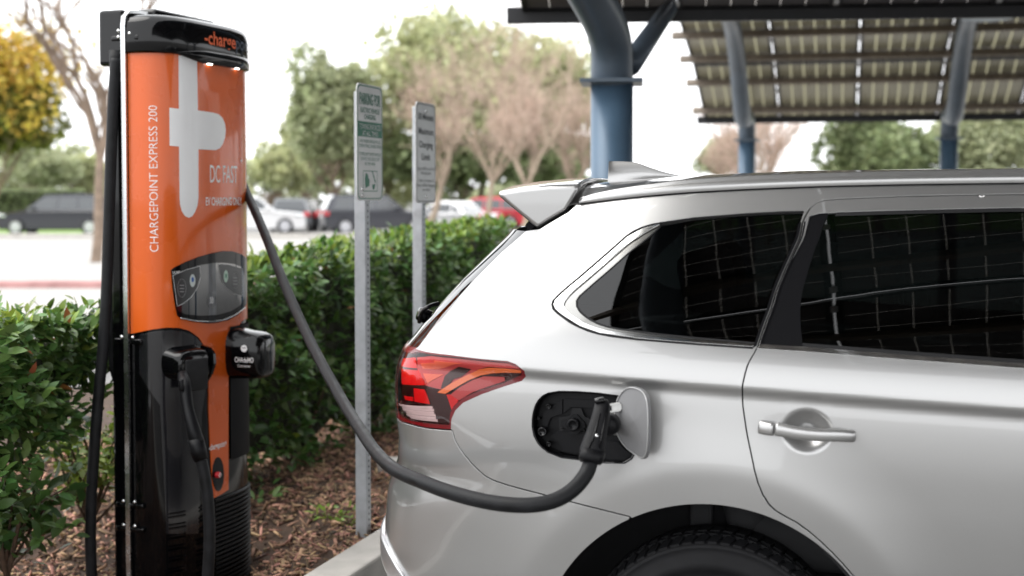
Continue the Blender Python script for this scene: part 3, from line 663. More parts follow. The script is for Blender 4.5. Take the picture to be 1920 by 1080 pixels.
def bt(label, px, d, h, seed, r0=.11, ntw=1, tl=.6, grp='rosy bare trees beyond the car park', depth=5, spread=.56, lean=(0, 0)):
    c = c3(px, 400, d); bare_tree('bare_tree', label, (c[0], c[1], 0), h, seed, r0, M['bark_pale'], M['twig_pink'], spread, ntw, tl, depth, grp, .19, lean, .6, .0052)
bt('rosy bare tree directly left of the blue column', 985, 50, 9.5, 41)
bt('rosy bare tree with pale trunk above the car spoiler', 915, 53, 11.0, 42)
bt('rosy bare tree spreading behind the time limit sign', 800, 56, 10.5, 43, .15, lean=(.12, 0))
bt('bare tree at the edge of the blue column, half hidden', 1085, 55, 9.4, 44)
# right, beyond the far canopy
bt('rosy bare tree under the far carport between its two columns', 1440, 44, 7.5, 46)
bt('rosy bare tree at the open end of the far carport', 1370, 52, 6.4, 47, .14)
lt('deep green tree under the far carport beside the second column', 1650, 285, 60, 3.2, 2.6, 8000, M['dgreen'], 37, .28)
lt('grey-green tree beneath the hanging lamp', 1850, 270, 62, 3.0, 2.6, 6000, M['pine'], 38, .28)
lt('small olive tree at the far carport left end', 1345, 300, 66, 1.4, 1.2, 2500, M['pine'], 39, .24)
lt('green tree past the far carport, out at the picture edge', 2010, 280, 64, 3.2, 3.0, 4000, M['dgreen'], 40, .28)
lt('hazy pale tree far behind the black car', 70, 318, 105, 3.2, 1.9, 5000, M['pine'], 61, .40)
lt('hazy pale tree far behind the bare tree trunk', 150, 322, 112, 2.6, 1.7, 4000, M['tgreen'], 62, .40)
lt('soft green tree between the charger and the grey hatchback', 575, 285, 96, 3.0, 3.2, 6000, M['tgreen'], 63, .36)
# far clipped hedge behind the black car
c = c3(40, 378, 78); V, F = box_vf((c[0]-3, c[1], .95), I3, (6.4, .7, .95), .1); fh = empty('hedge', (c[0]-3, c[1], 0), 0, 'long dark clipped hedge on the lawn behind the black car', 'hedge'); obj('dark_core', V, F, M['hedge_core'], fh)  # far hedge gets an added dark core too, shade in its colour
n = 5000; P = np.column_stack([rng.uniform(-6.5, 6.5, n)+c[0]-3, c[1]-.72+rng.normal(0, .05, n), rng.uniform(.0, 1.95, n)]); k = rng.uniform(0, 1, n) < .25; P[k, 1] = c[1]+rng.uniform(-.7, .7, k.sum()); P[k, 2] = 1.93
O = np.tile([0, -1.0, .3], (n, 1)); V, F = scatter(LT, LF, leaf_rot(n, O), P, np.full((n, 3), .16)); tag(obj('foliage', V, F, M['dgreen'], fh), kind='stuff')

# ================================================================== PARKED CARS FAR BEHIND
BT = [('tyre_far', (.02, .02, .02), .7), ]
M['bg_tyre'] = mat('far_tyre', (.02, .02, .022), .7, noise=.1); M['bg_rim'] = mat('far_rim', (.5, .5, .52), .3, .9, noise=.05); M['bg_glass'] = mat('far_glass', (.03, .035, .04), .06, 0, .6, coat=1, noise=.1); M['bg_red'] = mat('far_tail_red', (.55, .02, .03), .25, coat=.6, noise=.05); M['bg_lamp'] = mat('far_headlamp', (.7, .72, .74), .15, .5, noise=.05)
def far_car(label, px, d, face, colour, L=4.6, H=1.66, estate=True, dy=0.0):
    """face: heading angle, 0 = nose to the right of the picture"""
    c = at(px, 400, d); root = empty('parked_car', (c[0], c[1], .012), face, label, 'car', 'cars parked in the far car park'); Mr = np.array(ROOTM[root.name]); W = .91
    def wl(P): P = np.asarray(P, float); return P @ Mr[:3, :3].T+Mr[:3, 3]
    paint = mat('far_paint', colour, .25, .25, .5, coat=1, noise=.03); h = H
    hood = .60*h; r = -L/2; f = L/2
    low = [(r+.02, .34), (r, .62*h*.9), (r+.06, hood+.02), (r+.5, hood+.03), (f-1.35, hood), (f-.35, hood-.10), (f-.06, hood-.24), (f, .45), (f-.05, .26), (f-.45, .22), (r+.45, .22)]
    V = []
    for y, k in ((-W, .93), (-W*.99, 1.0), (W*.99, 1.0), (W, .93)):
        for x, z in low: V.append((x*(1 if k == 1 else .985), y if k != 1 else y*.985, z if k == 1 else .55+(z-.55)*.90))
    V = []
    for y, kx, kz in ((-W*.90, 1.0, 1.0), (-W, .985, .90), (W, .985, .90), (W*.90, 1.0, 1.0)):
        for x, z in low: V.append((x*kx, y, .50+(z-.50)*kz))
    n = len(low); F = [[i*n+j, i*n+(j+1) % n, (i+1)*n+(j+1) % n, (i+1)*n+j] for i in range(3) for j in range(n)]+[list(range(n))[::-1], [3*n+j for j in range(n)]]
    body = obj('body', wl(V), F, paint, root)
    xr0 = r+(.10 if estate else .75); xr1 = r+(.42 if estate else 1.35); xf0 = f-1.25; xf1 = f-2.0
    cab = [(xr0, hood), (xr1, h-.03), ((xr1+xf1)/2, h), (xf1, h-.04), (xf0, hood)]; V = []
    for y0, y1 in ((-W*.93, -W*.70), (W*.93, W*.70)):
        for x, z in cab: t = (z-hood)/(h-hood); V.append((x, y0+(y1-y0)*t, z))
    obj('cabin', wl(V), [[0, 1, 2, 3, 4][::-1], [5, 6, 7, 8, 9], [0, 5, 6, 1], [1, 6, 7, 2], [2, 7, 8, 3], [3, 8, 9, 4]], paint, root)
    def on(side, x, z): t = (z-hood)/(h-hood); return (x, side*(W*.93-W*.23*t+.006), z)
    z0_, z1_ = hood+.05, h-.14
    for sd_ in (-1, 1):
        xs_ = [xr0+.25, (xr0+xf0)/2-.45, (xr0+xf0)/2+.40, xf0-.12]; xt_ = [xr1+.10, (xr0+xf0)/2-.42, (xr0+xf0)/2+.36, xf1+.02]
        for k in range(3):
            g_ = .03; q = [on(sd_, xs_[k]+g_, z0_), on(sd_, xs_[k+1]-g_, z0_), on(sd_, xt_[k+1]-g_, z1_), on(sd_, xt_[k]+g_, z1_)]
            obj('window', wl(q), [[0, 1, 2, 3]], M['bg_glass'], root)
        obj('door_mirror', *[wl(box_vf((xf0-.35, sd_*(W+.08), hood+.10), I3, (.09, .10, .075), .04)[0]), box_vf((0, 0, 0), I3, (.09, .10, .075), .04)[1]], paint, root, True)
        for xa in (r+.85, f-.88):
            wv, wf = lathe_vf((xa, sd_*(W-.20), .34), (0, sd_, 0), [(.20, .0), (.30, 0), (.335, .03), (.335, .17), (.30, .205), (.22, .21)], 28); wh = obj('wheel', wl(wv), wf, M['bg_tyre'], root, True)
            m = MB(); m.add(*lathe_vf((xa, sd_*(W-.20), .34), (0, sd_, 0), [(0, .20), (.05, .20), (.07, .18), (.16, .175), (.215, .205), (.225, .195)], 28)); obj('rim', wl(np.concatenate(m.V)), m.F, M['bg_rim'], wh, True)
        obj('tail_lamp', *[wl(box_vf((r+.10, sd_*(W*.80), hood-.12), I3, (.12, .145, .10), .03)[0]), box_vf((0, 0, 0), I3, (.12, .145, .10), .03)[1]], M['bg_red'], root, True)
        obj('head_lamp', *[wl(box_vf((f-.28, sd_*(W*.78), hood-.20), I3, (.17, .14, .07), .03)[0]), box_vf((0, 0, 0), I3, (.17, .14, .07), .03)[1]], M['bg_lamp'], root, True)
    rw = [(xr0+.03, -W*.78, hood+.06), (xr0+.03, W*.78, hood+.06), (xr1-.05, W*.62, h-.12), (xr1-.05, -W*.62, h-.12)]; rw = [(x-.05-(0 if k < 2 else .0), y, z) for k, (x, y, z) in enumerate(rw)]; obj('rear_window', wl(rw), [[0, 1, 2, 3]], M['bg_glass'], root)
    ww = [(xf0+.03-.08, -W*.80, hood+.06), (xf0-.05, W*.80, hood+.06), (xf1+.10, W*.64, h-.12), (xf1+.10, -W*.64, h-.12)]; ww = [(x+.05, y, z) for x, y, z in ww]; obj('windscreen', wl(ww), [[0, 1, 2, 3]], M['bg_glass'], root)
    obj('number_plate', *[wl(box_vf((r-.005, 0, hood-.22), I3, (.012, .17, .07), .004)[0]), box_vf((0, 0, 0), I3, (.012, .17, .07), .004)[1]], M['sign'], root)
    return root
far_car('black estate car parked in profile beyond the bare tree, nose away from the charger', 112, 56, math.pi-.03, (.012, .014, .022), 4.7, 1.66)
far_car('dark blue-black sport utility car behind the green-banded sign, red tail lamp showing', 706, 57, .30, (.014, .016, .026), 4.6, 1.66)
far_car('grey hatchback seen from behind, between the white van and the dark cars', 553, 62, math.pi/2+.05, (.16, .17, .18), 4.3, 1.5)
far_car('small black car tucked beside the grey hatchback', 597, 63, math.pi/2-.25, (.012, .012, .014), 4.2, 1.46)
far_car('white car half hidden by the orange charger edge', 470, 58, .15, (.72, .72, .72), 4.6, 1.62)
far_car('white saloon parked behind the time limit sign', 838, 60, math.pi-.5, (.70, .70, .71), 4.4, 1.38, False)
far_car('red car parked behind the spoiler of the silver car', 905, 66, math.pi-.15, (.50, .025, .04), 4.6, 1.55)

# far-off belt of trees closing the view beyond the car park
g = np.random.default_rng(5); n = 26000; xs_ = g.uniform(-130, 150, n); hh_ = np.where(xs_ < -8, 5.2, 3.2)+1.3*np.sin(xs_*.21)+.9*np.sin(xs_*.53+1)+.6*np.sin(xs_*1.3)
P = np.column_stack([xs_, 150+.02*xs_+g.normal(0, 2.0, n), hh_*g.uniform(0, 1, n)**.7]); O = nn(np.column_stack([g.normal(0, .5, n), -np.ones(n), g.uniform(0, 1, n)]))
tv = np.array([(0, -.28, 0), (.55, -.42, .06), (1, 0, -.10), (.5, .42, .06), (0, .25, 0)]); tf = np.array([(0, 1, 2), (0, 2, 3), (0, 3, 4)])
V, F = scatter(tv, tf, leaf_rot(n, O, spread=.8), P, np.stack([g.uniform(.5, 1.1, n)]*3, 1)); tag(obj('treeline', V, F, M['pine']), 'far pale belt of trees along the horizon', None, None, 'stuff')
# ================================================================== SILVER CAR
# local axes: x forwards from the rear axle, y outwards from the centre line, z up
TH = R(13.4); CL = np.array([math.cos(TH), -math.sin(TH)]); CN = np.array([-math.sin(TH), -math.cos(TH)]); CP0 = np.array([.49, 3.40]); HALF = .90
def car(x, y, z):
    x, y, z = np.broadcast_arrays(np.asarray(x, float), np.asarray(y, float), np.asarray(z, float)); o = (y-HALF)
    return np.stack([CP0[0]+CL[0]*x+CN[0]*o, CP0[1]+CL[1]*x+CN[1]*o, z], -1)
CAX = np.array([[*CL, 0], [*CN, 0], [0, 0, 1.0]])             # rows: forward, out, up
def onplane(px, py, y):
    """forward x and height z where a sight line meets the upright plane y metres from the centre line"""
    d = at(px, py, 1.0)-np.array([0, 0, EYE]); n = np.array([*CN, 0]); o = np.array([0, 0, EYE])-np.array([*CP0, 0])
    k = (y-HALF-o.dot(n))/d.dot(n); p = o+d*k; return float(np.dot(p[:2], CL)), float(p[2])
def smooth_table(xs, ys, lo, hi, n, sig):
    g = np.linspace(lo, hi, n); y = np.interp(g, xs, ys); k = int(sig/(g[1]-g[0])*3)+1
    ker = np.exp(-.5*(np.arange(-k, k+1)*(g[1]-g[0])/sig)**2); ker /= ker.sum(); y = np.convolve(np.pad(y, k, mode='reflect', reflect_type='odd'), ker, 'valid'); return g, y
# rear end of the car against height
_sil = [(722, 1080, .68), (716, 1040, .68), (716, 1010, .68), (720, 960, .68), (724, 925, .68), (727, 907, .68), (737, 880, .68), (744, 864, .68), (746, 820, .68), (739, 760, .68), (738, 715, .68), (742, 680, .68), (757, 650, .67), (775, 632, .66), (815, 585, .63), (870, 522, .60), (955, 437, .56)]
_zx = sorted((onplane(a, b, y)[1], onplane(a, b, y)[0]-.046) for a, b, y in _sil)
_zr = [.15, .40]+[q[0] for q in _zx]+[_zx[-1][0]+.15]; _xr = [_zx[0][1]+.01, _zx[0][1]+.003]+[q[1] for q in _zx]+[_zx[-1][1]+.10]
XRG, XRV = smooth_table(_zr, np.array(_xr), .15, 1.65, 1500, .009)
def xr(z): return np.interp(z, XRG, XRV)
# section: half width against height over the shoulder crease
_q = [-1.0, -.75, -.55, -.40, -.28, -.15, 0.0, .06, .10, .15, .20, .30, .40, .50, .56, .62]
_w = [.80, .860, .885, .8965, .9015, .9035, .9005, .8925, .8800, .8590, .837, .790, .738, .680, .635, .575]
WG, WV = smooth_table(_q, _w, -1.0, .62, 3240, .030)
WV = WV+.0062*np.tanh(WG/.0105)*np.exp(-np.abs(WG)/.075)     # the crease along the shoulder
_c3 = [onplane(a, b, .897) for a, b in ((1000, 702), (1200, 719), (1400, 737), (1560, 747), (1920, 776))]; _cf = np.polyfit([q[0] for q in _c3], [q[1] for q in _c3], 2)
def zc(x): xx = np.clip(x, -1.0, 1.3); return np.polyval(_cf, xx)
_r3 = [onplane(a, b, .665) for a, b in ((1081, 380), (1180, 368), (1287, 358), (1400, 352), (1540, 346.5), (1700, 343), (1900, 340.5))]
_rx = [-1.2]+[q[0] for q in _r3]+[1.4, 4]; _rz = [_r3[0][1]-.10]+[q[1] for q in _r3]+[_r3[-1][1]+.004]*2
ZTG, ZTV = smooth_table(_rx, _rz, -1.2, 4, 2000, .05)
def zt(x): return np.interp(x, ZTG, ZTV)
def warp(x, z):
    c = zc(x); q = z-c; g = (q-.10)/(zt(x)-c-.10); return np.where(q < .10, q, .10+g*.40)
AXZ = .335; ARCH = .44
SEN, SEA = 4.4, .66                                            # plan corner: a rounded quarter SEA metres long
_ps = np.linspace(0, math.pi/2, 1200); _t = SEA*(1-np.cos(_ps)**(2/SEN)); _y = np.sin(_ps)**(2/SEN)
_s = np.concatenate([[0], np.cumsum(np.hypot(np.diff(_t), np.diff(_y)*.88))]); _uu = _s-_s[-1]+SEA; U0 = _uu[0]
_ug = np.linspace(U0, SEA, 900); _tg = np.interp(_ug, _uu, _t); _yg = np.interp(_ug, _uu, _y)
HX, HZ = onplane(1513, 808, .90)
def sst(a, b, x): t = np.clip((x-a)/(b-a), 0, 1); return t*t*(3-2*t)
def side_local(u, z):
    u = np.asarray(u, float); z = np.asarray(z, float)
    t = np.where(u >= SEA, u, np.interp(u, _ug, _tg)); yf = np.where(u >= SEA, 1, np.interp(u, _ug, _yg)); x = xr(z)+t
    W = np.interp(warp(x, z), WG, WV); yf = np.where(u < U0, yf-(U0-u)*1.1, yf)
    W = W*(1-.38*np.clip((x-2.5)/1.25, 0, 1)**3)               # nose
    y = W*yf
    for ax_ in (0.0, 2.67):                                    # wheel arch flares
        r = np.hypot(x-ax_, (z-AXZ)); tq = (ARCH+.25-r)/.165; tq = np.maximum(0, tq); tq = 1-np.logaddexp(0, (1-tq)*16)/16; tq = np.where(r > ARCH+.25, 0, np.maximum(tq, 0)); y = y+.011*tq**2*sst(.05, .25, yf)
    # scoop behind the door handle
    e = np.hypot((x-HX)/.062, (z-HZ)/.054); y = y-.019*(1-sst(.28, 1.06, e))
    return x, y, z
def side_fn(u, z):
    x, y, z = side_local(u, z); return car(x, y, z)
def side_fn_far(u, z):
    x, y, z = side_local(u, z); return car(x, -y, z)
CS = Surf(side_fn, (U0, 2.6), (.2, 1.6), 420, 320, flip=1)
_n = CS.N(np.array(1.2), np.array(.7))
if np.dot(_n[:2], CN) < 0:
    CS = Surf(side_fn, (U0, 2.6), (.2, 1.6), 420, 320, flip=-1)
CF = Surf(side_fn_far, (U0, 2.6), (.2, 1.6), 4, 4, flip=-CS.flip)
def X(x, z): return np.array([x-float(xr(z)), z])              # side position, forward x and height z, as skin coordinates
def PX(pts): return CS.many(pts)

cr = empty('sport_utility_car', (*car(1.3, 0, 0)[:2], 0), math.atan2(CL[1], CL[0]), 'silver five-door car being charged, rear quarter and tail light towards the viewer', 'car')

# ---- outlines read on the side of the car
rail = [(1084, 382), (1180, 370), (1287, 361), (1400, 354.5), (1540, 349), (1700, 345.5), (1900, 343)]
door_up = [(1900, 364), (1700, 367.5), (1570, 373), (1545, 375.5), (1530, 381), (1519, 390), (1511, 403), (1505, 417)]
door_dn = [(1475, 498), (1447, 575), (1421, 648), (1409, 670), (1400, 690), (1394, 714), (1392, 738), (1394, 770), (1400, 810), (1414, 880), (1421, 906), (1430, 928), (1440, 944), (1453, 957), (1472, 968.5), (1494, 980), (1516, 996), (1537, 1014), (1560, 1036), (1581, 1058), (1597, 1077)]
bump_ln = [(848, 808), (853, 825), (860, 838), (869, 851), (882, 867), (897, 882), (910, 893), (925, 901), (950, 909.5), (981, 918), (1037, 932.5), (1110, 951.5), (1180, 969)]
gate_ln = [(783, 651), (800, 629), (830, 589), (880, 534), (940, 473), (985, 433)]
lamp_px = [(781, 652), (802, 658), (843, 663), (904, 671), (953, 675), (969, 681), (985, 694), (988, 706), (979, 716), (944, 727), (904, 741), (869, 757), (855, 771), (848, 787), (847, 805)]
rail_uv, dup_uv, ddn_uv, bl_uv, gl_uv, lamp_uv = map(PX, (rail, door_up, door_dn, bump_ln, gate_ln, lamp_px))
UL = U0+.42                                                    # inner edge of the lamp on the tail
lampb_uv = PX([(802, 801.5), (767, 793)])
arch = lambda a0, a1, n=40, r=ARCH: [X(r*math.cos(R(a)), AXZ+r*math.sin(R(a))) for a in np.linspace(a0, a1, n)]
def offs(line, d):
    """parallel line, d metres to the left of its run"""
    L = np.array(line); T = np.gradient(L, axis=0); T /= np.linalg.norm(T, axis=1)[:, None]; return list(L+np.stack([-T[:, 1], T[:, 0]], 1)*d)
G = .0022
# where the bumper line reaches the arch
e = bl_uv[-1]; ex = float(side_local(e[0], e[1])[0]); a_b = math.degrees(math.atan2(e[1]-AXZ, ex))
dl = ddn_uv[-1]; dx = float(side_local(*dl)[0])
door_line = dup_uv+ddn_uv+[X(.475, .50), X(.470, .42)]
qwin_px = [(1241, 417.5), (1222, 421), (1204, 426.5), (1189, 433), (1174, 443), (1137, 476), (1085, 521), (1048, 552.5), (1037, 564), (1035, 571), (1037, 579), (1045, 587), (1056, 595), (1069, 604.5), (1085, 613), (1102, 620), (1122, 626), (1150, 631), (1196, 636.5), (1307, 645.5), (1412, 652.5)]
qtop_px = [(1507, 397), (1470, 397.5), (1400, 401), (1300, 409)]
qwin = PX(qwin_px); qtop = PX(qtop_px)
qright = [p for p in ddn_uv[:3]]
qside = offs(dup_uv[-1:]+ddn_uv[:3], .0035)
qhole = qwin+[offs(ddn_uv[:4], -.0)[2]*1.0]+[]
# the window opening ends at the door line: leave a thin pillar lip along it
lip = offs(dup_uv[-2:]+ddn_uv[:4], -.0042)
qhole = qwin+[lip[4], lip[3], lip[2], lip[1]]+qtop
port_px = [(997, 802), (997, 786), (999, 772), (1003, 759), (1009, 749), (1017, 741), (1027, 736), (1048, 732.5), (1082, 733), (1123, 736), (1160, 741), (1180, 749), (1192, 763), (1198, 785), (1198, 815), (1195, 845), (1186, 861), (1172, 869.5), (1133, 869), (1090, 864), (1052, 859), (1027, 849), (1015, 840), (1007, 831), (1000, 817)]
port = PX(port_px)
body = offs(rail_uv, 0)+[X(1.25, 1.572), X(1.5, 1.555), X(1.75, 1.44), X(2.32, 1.10), X(2.32, 1.03), X(2.22, 1.05), X(1.68, 1.405), X(1.46, 1.50), X(1.2, 1.534)]+offs(dup_uv, -G)+offs(ddn_uv, -G)+[X(.472, .50), X(.466, .42), X(.44*math.cos(R(6)), AXZ+.44*math.sin(R(6)))]
body = body+arch(8, a_b-.6, 46)+offs(bl_uv[::-1], -G)
lamp_edge = offs(lamp_uv, -.0025)
body += lamp_edge[::-1]+[p for p in offs(gl_uv, -.003)]+PX([(1012, 430), (1066, 398)])
def body_push(u, v): return np.zeros_like(u)
quarter = panel('body_side', CS, body, M['paint'], cr, holes=[qhole, port], step=.009, bstep=.008, flange=.014)
# ---- rear door
win_px = [(1553, 400), (1541, 428), (1530, 460), (1518, 497), (1507, 535), (1502, 560), (1500, 580), (1501, 610), (1505, 648)]
dwin_l = PX(win_px); belt = PX([(1422, 650), (1505, 655.5), (1700, 671), (1910, 686.5)])
chrome_lo = PX([(1424, 657), (1505, 663), (1700, 679), (1910, 695)])
beltx = [X(.95, belt[-1][1]-.008), X(1.08, belt[-1][1]-.016)]
wtop = PX([(1900, 388.5), (1700, 393), (1570, 397)])
door = offs(dup_uv, G)[::-1]
door = [X(1.10, 1.520), X(1.2, 1.52)]+offs(dup_uv, G)+offs(ddn_uv, G)+[X(.479, .50), X(.474, .34), X(1.10, .30), X(1.13, .60), X(1.12, 1.09)]
dhole = [X(1.06, wtop[0][1]-.004), *wtop]+[*PX([(1513, 411)])]
# the opening takes pillar trim, glass and chrome strip together
dpil = offs(dup_uv[4:]+ddn_uv[:3], .009)
dhole = [X(1.075, float(wtop[0][1])-.004), wtop[0], wtop[1], wtop[2]]+PX([(1535, 399.5), (1518, 404)])+offs(ddn_uv[:3], .0042)[:2]+[PX([(1425, 651)])[0]]+belt[1:]+beltx
rdoor = panel('rear_door', CS, door, M['paint'], cr, holes=[dhole], step=.010, bstep=.009, flange=.014, dense=(X(HX, HZ), .085, .0032))
def zr(o): return o
# door window, black pillar trim, chrome belt strip
gl = [X(1.075, float(wtop[0][1])-.006)]+offs(wtop, .002)+dwin_l+[offs(belt, .006)[k] for k in (1, 2, 3)]+[np.array(b)+[0, .007] for b in beltx]
panel('window', CS, gl, M['privacy'], rdoor, step=.03, bstep=.012, off=-.006, flange=.004)
pil = PX([(1551, 398), (1535, 400), (1519, 405.5)])+offs(ddn_uv[:3], .0052)[:2]+PX([(1427, 647), (1503, 652.5)])+dwin_l[::-1]
panel('pillar_trim', CS, pil, M['pillar_black'], rdoor, step=.02, bstep=.01, off=-.002, flange=.006)
def strip_between(A, B, n=40):
    A = densify(A, .01, False); B = densify(B, .01, False)
    f = lambda P: np.stack([np.interp(np.linspace(0, 1, n), np.linspace(0, 1, len(P)), P[:, k]) for k in (0, 1)], 1)
    return list(f(A))+list(f(B))[::-1]
ch_hi = offs(belt, .006)+[beltx[0]+[0, .006], beltx[1]+[0, .006]]
ch_lo = offs(belt, -.0045)+[beltx[0]-[0, .0045], beltx[1]-[0, .0045]]
panel('belt_strip', CS, strip_between(ch_hi, ch_lo), M['chrome'], rdoor, step=.006, bstep=.006, off=.0025, flange=.008)
ribbon('window_seal', CS, offs(belt, .0105)+[beltx[0]+[0, .0105], beltx[1]+[0, .0105]], .010, M['matte_black'], rdoor, off=-.0025)
ribbon('window_seal', CS, [X(1.075, float(wtop[0][1])-.008)]+offs(wtop, .005), .010, M['matte_black'], rdoor, off=-.002)
# ---- quarter window with chrome frame
gin_px = [(1239, 423), (1180, 470), (1137, 509), (1105, 537), (1088, 552), (1082, 562), (1082, 572), (1087, 582), (1097, 591), (1108, 599), (1122, 606), (1140, 611), (1160, 615), (1233, 624.5), (1417, 641)]
gin = PX(gin_px)
qg = gin+[lip[3]+[0, .006], lip[2], lip[1]]+offs(qtop, .003)
qglass = panel('quarter_window', CS, qg, M['privacy'], quarter, step=.03, bstep=.012, off=-.006, flange=.004)
frame_out = PX([(1236, 420), (1206, 428), (1177, 444.5), (1140, 477.5), (1088, 522.5), (1051, 554), (1040, 565), (1038.5, 571), (1041, 578), (1048, 585), (1059, 593), (1088, 611), (1124, 623.5), (1197, 634), (1307, 643), (1412, 650)])
f_in = PX([(1237, 422.5), (1178, 471.5), (1134, 510.5), (1102, 538), (1085, 553), (1079, 562), (1079, 573), (1085, 584), (1095, 593), (1107, 601), (1121, 608), (1139, 613.5), (1159, 617.5), (1232, 627), (1305, 634.5), (1414, 644)])
mid = [(a*.55+b*.45) for a, b in zip(np.array(strip_between(frame_out, frame_out, 60)[:60]), np.array(strip_between(f_in, f_in, 60)[:60]))]
def fr_push(u, v): return np.zeros_like(u)
panel('window_surround', CS, strip_between(frame_out, mid, 80), M['chrome'], quarter, step=.006, bstep=.006, off=.002, flange=.010)
panel('window_surround', CS, strip_between([np.array(p) for p in mid], f_in, 80), mat('dark_chrome', (.34, .335, .32), .12, 1.0, noise=.1), quarter, step=.006, bstep=.006, off=-.004, flange=.008)
bead('window_seal', CS, qwin, .0028, M['matte_black'], quarter, off=-.001)
bead('window_seal', CS, [qwin[0]]+qtop[::-1], .0028, M['matte_black'], quarter, off=-.001)
ribbon('window_seal', CS, f_in, .008, M['matte_black'], quarter, off=-.0045)
_pl = dup_uv[-1:]+ddn_uv[:3]
ribbon('pillar_edge', CS, offs(_pl, -.0058), .0062, M['pillar_black'], quarter, off=.0009)
ribbon('pillar_edge', CS, offs(_pl, .0046), .0036, M['pillar_black'], rdoor, off=.0009)
# ---- seams: dark strips added behind the gaps to block light
ribbon('door_gap_backing', CS, [X(1.2, 1.527)]+door_line, .03, M['matte_black'], cr, off=-.013)
ribbon('panel_gap_backing', CS, bl_uv, .026, M['matte_black'], cr, off=-.013)
ribbon('panel_gap_backing', CS, lamp_uv, .026, M['matte_black'], cr, off=-.016)
# ---- bumper
bz0 = lampb_uv[-1]
bumper = offs(bl_uv[::-1], G)+PX([(847, 808.5), (802, 805), (767, 797)])+[np.array([UL-.05, .905]), np.array([U0-.0, .86]), np.array([U0, .30]), X(-.36, .26)]+arch(188, a_b+.6, 34)
bump = panel('rear_bumper', CS, bumper, M['paint'], cr, step=.009, bstep=.008, flange=.014)
bs = [np.array([U0, .635]), np.array([U0+.3, .632])]+PX([(722, 1003), (729, 1024), (740, 1046), (756, 1072), (774, 1098)])
bs_lo = [np.array([U0, .595]), np.array([U0+.3, .592])]+PX([(719, 1030), (724, 1050), (733, 1074), (748, 1102), (765, 1128)])
panel('bumper_strip', CS, strip_between(bs, bs_lo, 60), M['paint_grey'], bump, step=.01, bstep=.008, off=.012, flange=.02)
# ---- tailgate: lower panel and its glass (both continue over the centre line to the far side)
tg = [np.array([UL-.006, 1.10]), np.array([U0, 1.12]), np.array([U0, .868]), np.array([UL-.055, .912]), np.array([UL-.006, .93])]
gate = panel('tailgate', CS, tg, M['paint'], cr, step=.02, bstep=.014, flange=.014)
tgl = [np.array(p)+[-.002, 0] for p in offs(gl_uv, .003)]
tgl = tgl+[np.array([U0, gl_uv[-1][1]+.01]), np.array([U0, 1.125]), np.array([UL, 1.125])]
panel('rear_window', CS, tgl, M['privacy'], gate, step=.03, bstep=.015, off=-.002, flange=.006)
# wiper pivot seen past the tail edge
wp = at(800, 592, 3.98); m_ = MB(); m_.add(*tube_vf(spline([at(786, 604, 3.96), at(793, 583, 3.93), at(806, 574, 3.93), at(822, 569, 3.96)], 6), [.006]*19, 10)); m_.add(*lathe_vf(at(796, 592, 3.98), (-1, -.3, .4), [(0, .02), (.018, .02), (.021, .012), (.021, -.03), (0, -.03)], 20))
m_.build('rear_wiper', M['gloss_black'], gate, True)
# ---- tail light
lamp_out = lamp_uv+lampb_uv+[np.array([UL+.06, .915]), np.array([UL, .93]), np.array([UL, 1.10]), np.array([UL+.05, 1.125])]
lamp_back = panel('tail_light', CS, lamp_out, mat('lamp_housing', (.03, .002, .003), .3, coat=0.0, noise=.05), cr, step=.015, bstep=.008, off=-.020, flange=.012)
Z5 = lambda pts: PX([(700+x*.2037, 600+y*.2037) for x, y in pts])
MR = {'red': mat('lamp_red', (.75, .004, .008), .3, coat=0.0, noise=.06, nscale=60), 'pink': mat('lamp_rose', (.55, .075, .075), .3, coat=0.0, noise=.03), 'amber': mat('lamp_amber', (.98, .27, .07), .25, coat=.5, noise=.03),
      'salmon': mat('lamp_salmon', (.85, .20, .11), .3, coat=0.0, noise=.04), 'dark': mat('lamp_dark', (.018, .001, .002), .3, coat=0.0, noise=.05), 'rim': mat('lamp_rim', (.12, .001, .004), .2, coat=.3, noise=.05), 'mirror': mat('lamp_reflector', (.82, .82, .82), .25, .25, noise=.03)}
def lp(name, pts, m, off): return panel(name, CS, Z5(pts), MR[m], lamp_back, step=.012, bstep=.006, off=off, flange=.004)
lp('reflector', [(360, 345), (500, 312), (760, 345), (1000, 375), (1220, 395), (1310, 430), (1345, 465), (1050, 452), (940, 475), (800, 535), (600, 640), (448, 602)], 'pink', -.013)
lp('brake_lamp', [(235, 335), (345, 345), (395, 480), (445, 598), (225, 588), (222, 450)], 'red', -.011)
lp('divider', [(225, 418), (372, 438), (376, 452), (225, 436)], 'dark', -.0085)
lp('reflector', [(405, 395), (540, 405), (548, 448), (425, 440)], 'salmon', -.0105)
lp('reflector', [(530, 385), (790, 412), (640, 440), (556, 450)], 'salmon', -.0105)
lp('reflector', [(430, 490), (620, 500), (470, 580)], 'salmon', -.0105)
lp('divider', [(640, 512), (690, 470), (765, 445), (880, 465), (790, 522), (715, 545), (650, 628), (600, 632)], 'dark', -.0095)
lp('turn_lamp', [(575, 668), (720, 575), (860, 505), (960, 468), (1060, 458), (1200, 462), (1352, 478), (1352, 500), (1200, 494), (1080, 496), (980, 510), (870, 552), (740, 625), (650, 680)], 'amber', -.0065)
lp('reflector', [(690, 690), (780, 620), (900, 555), (1000, 522), (1190, 530), (1200, 562), (1040, 615), (900, 665), (770, 742)], 'pink', -.011)
lp('reflector', [(655, 690), (688, 690), (765, 745), (705, 835)], 'red', -.010)
lp('divider', [(222, 598), (452, 612), (600, 642), (640, 690), (715, 840), (715, 960), (572, 945), (500, 780), (222, 745)], 'dark', -.0125)
lp('fog_lamp', [(343, 630), (440, 642), (468, 700), (494, 776), (350, 752)], 'red', -.0095)
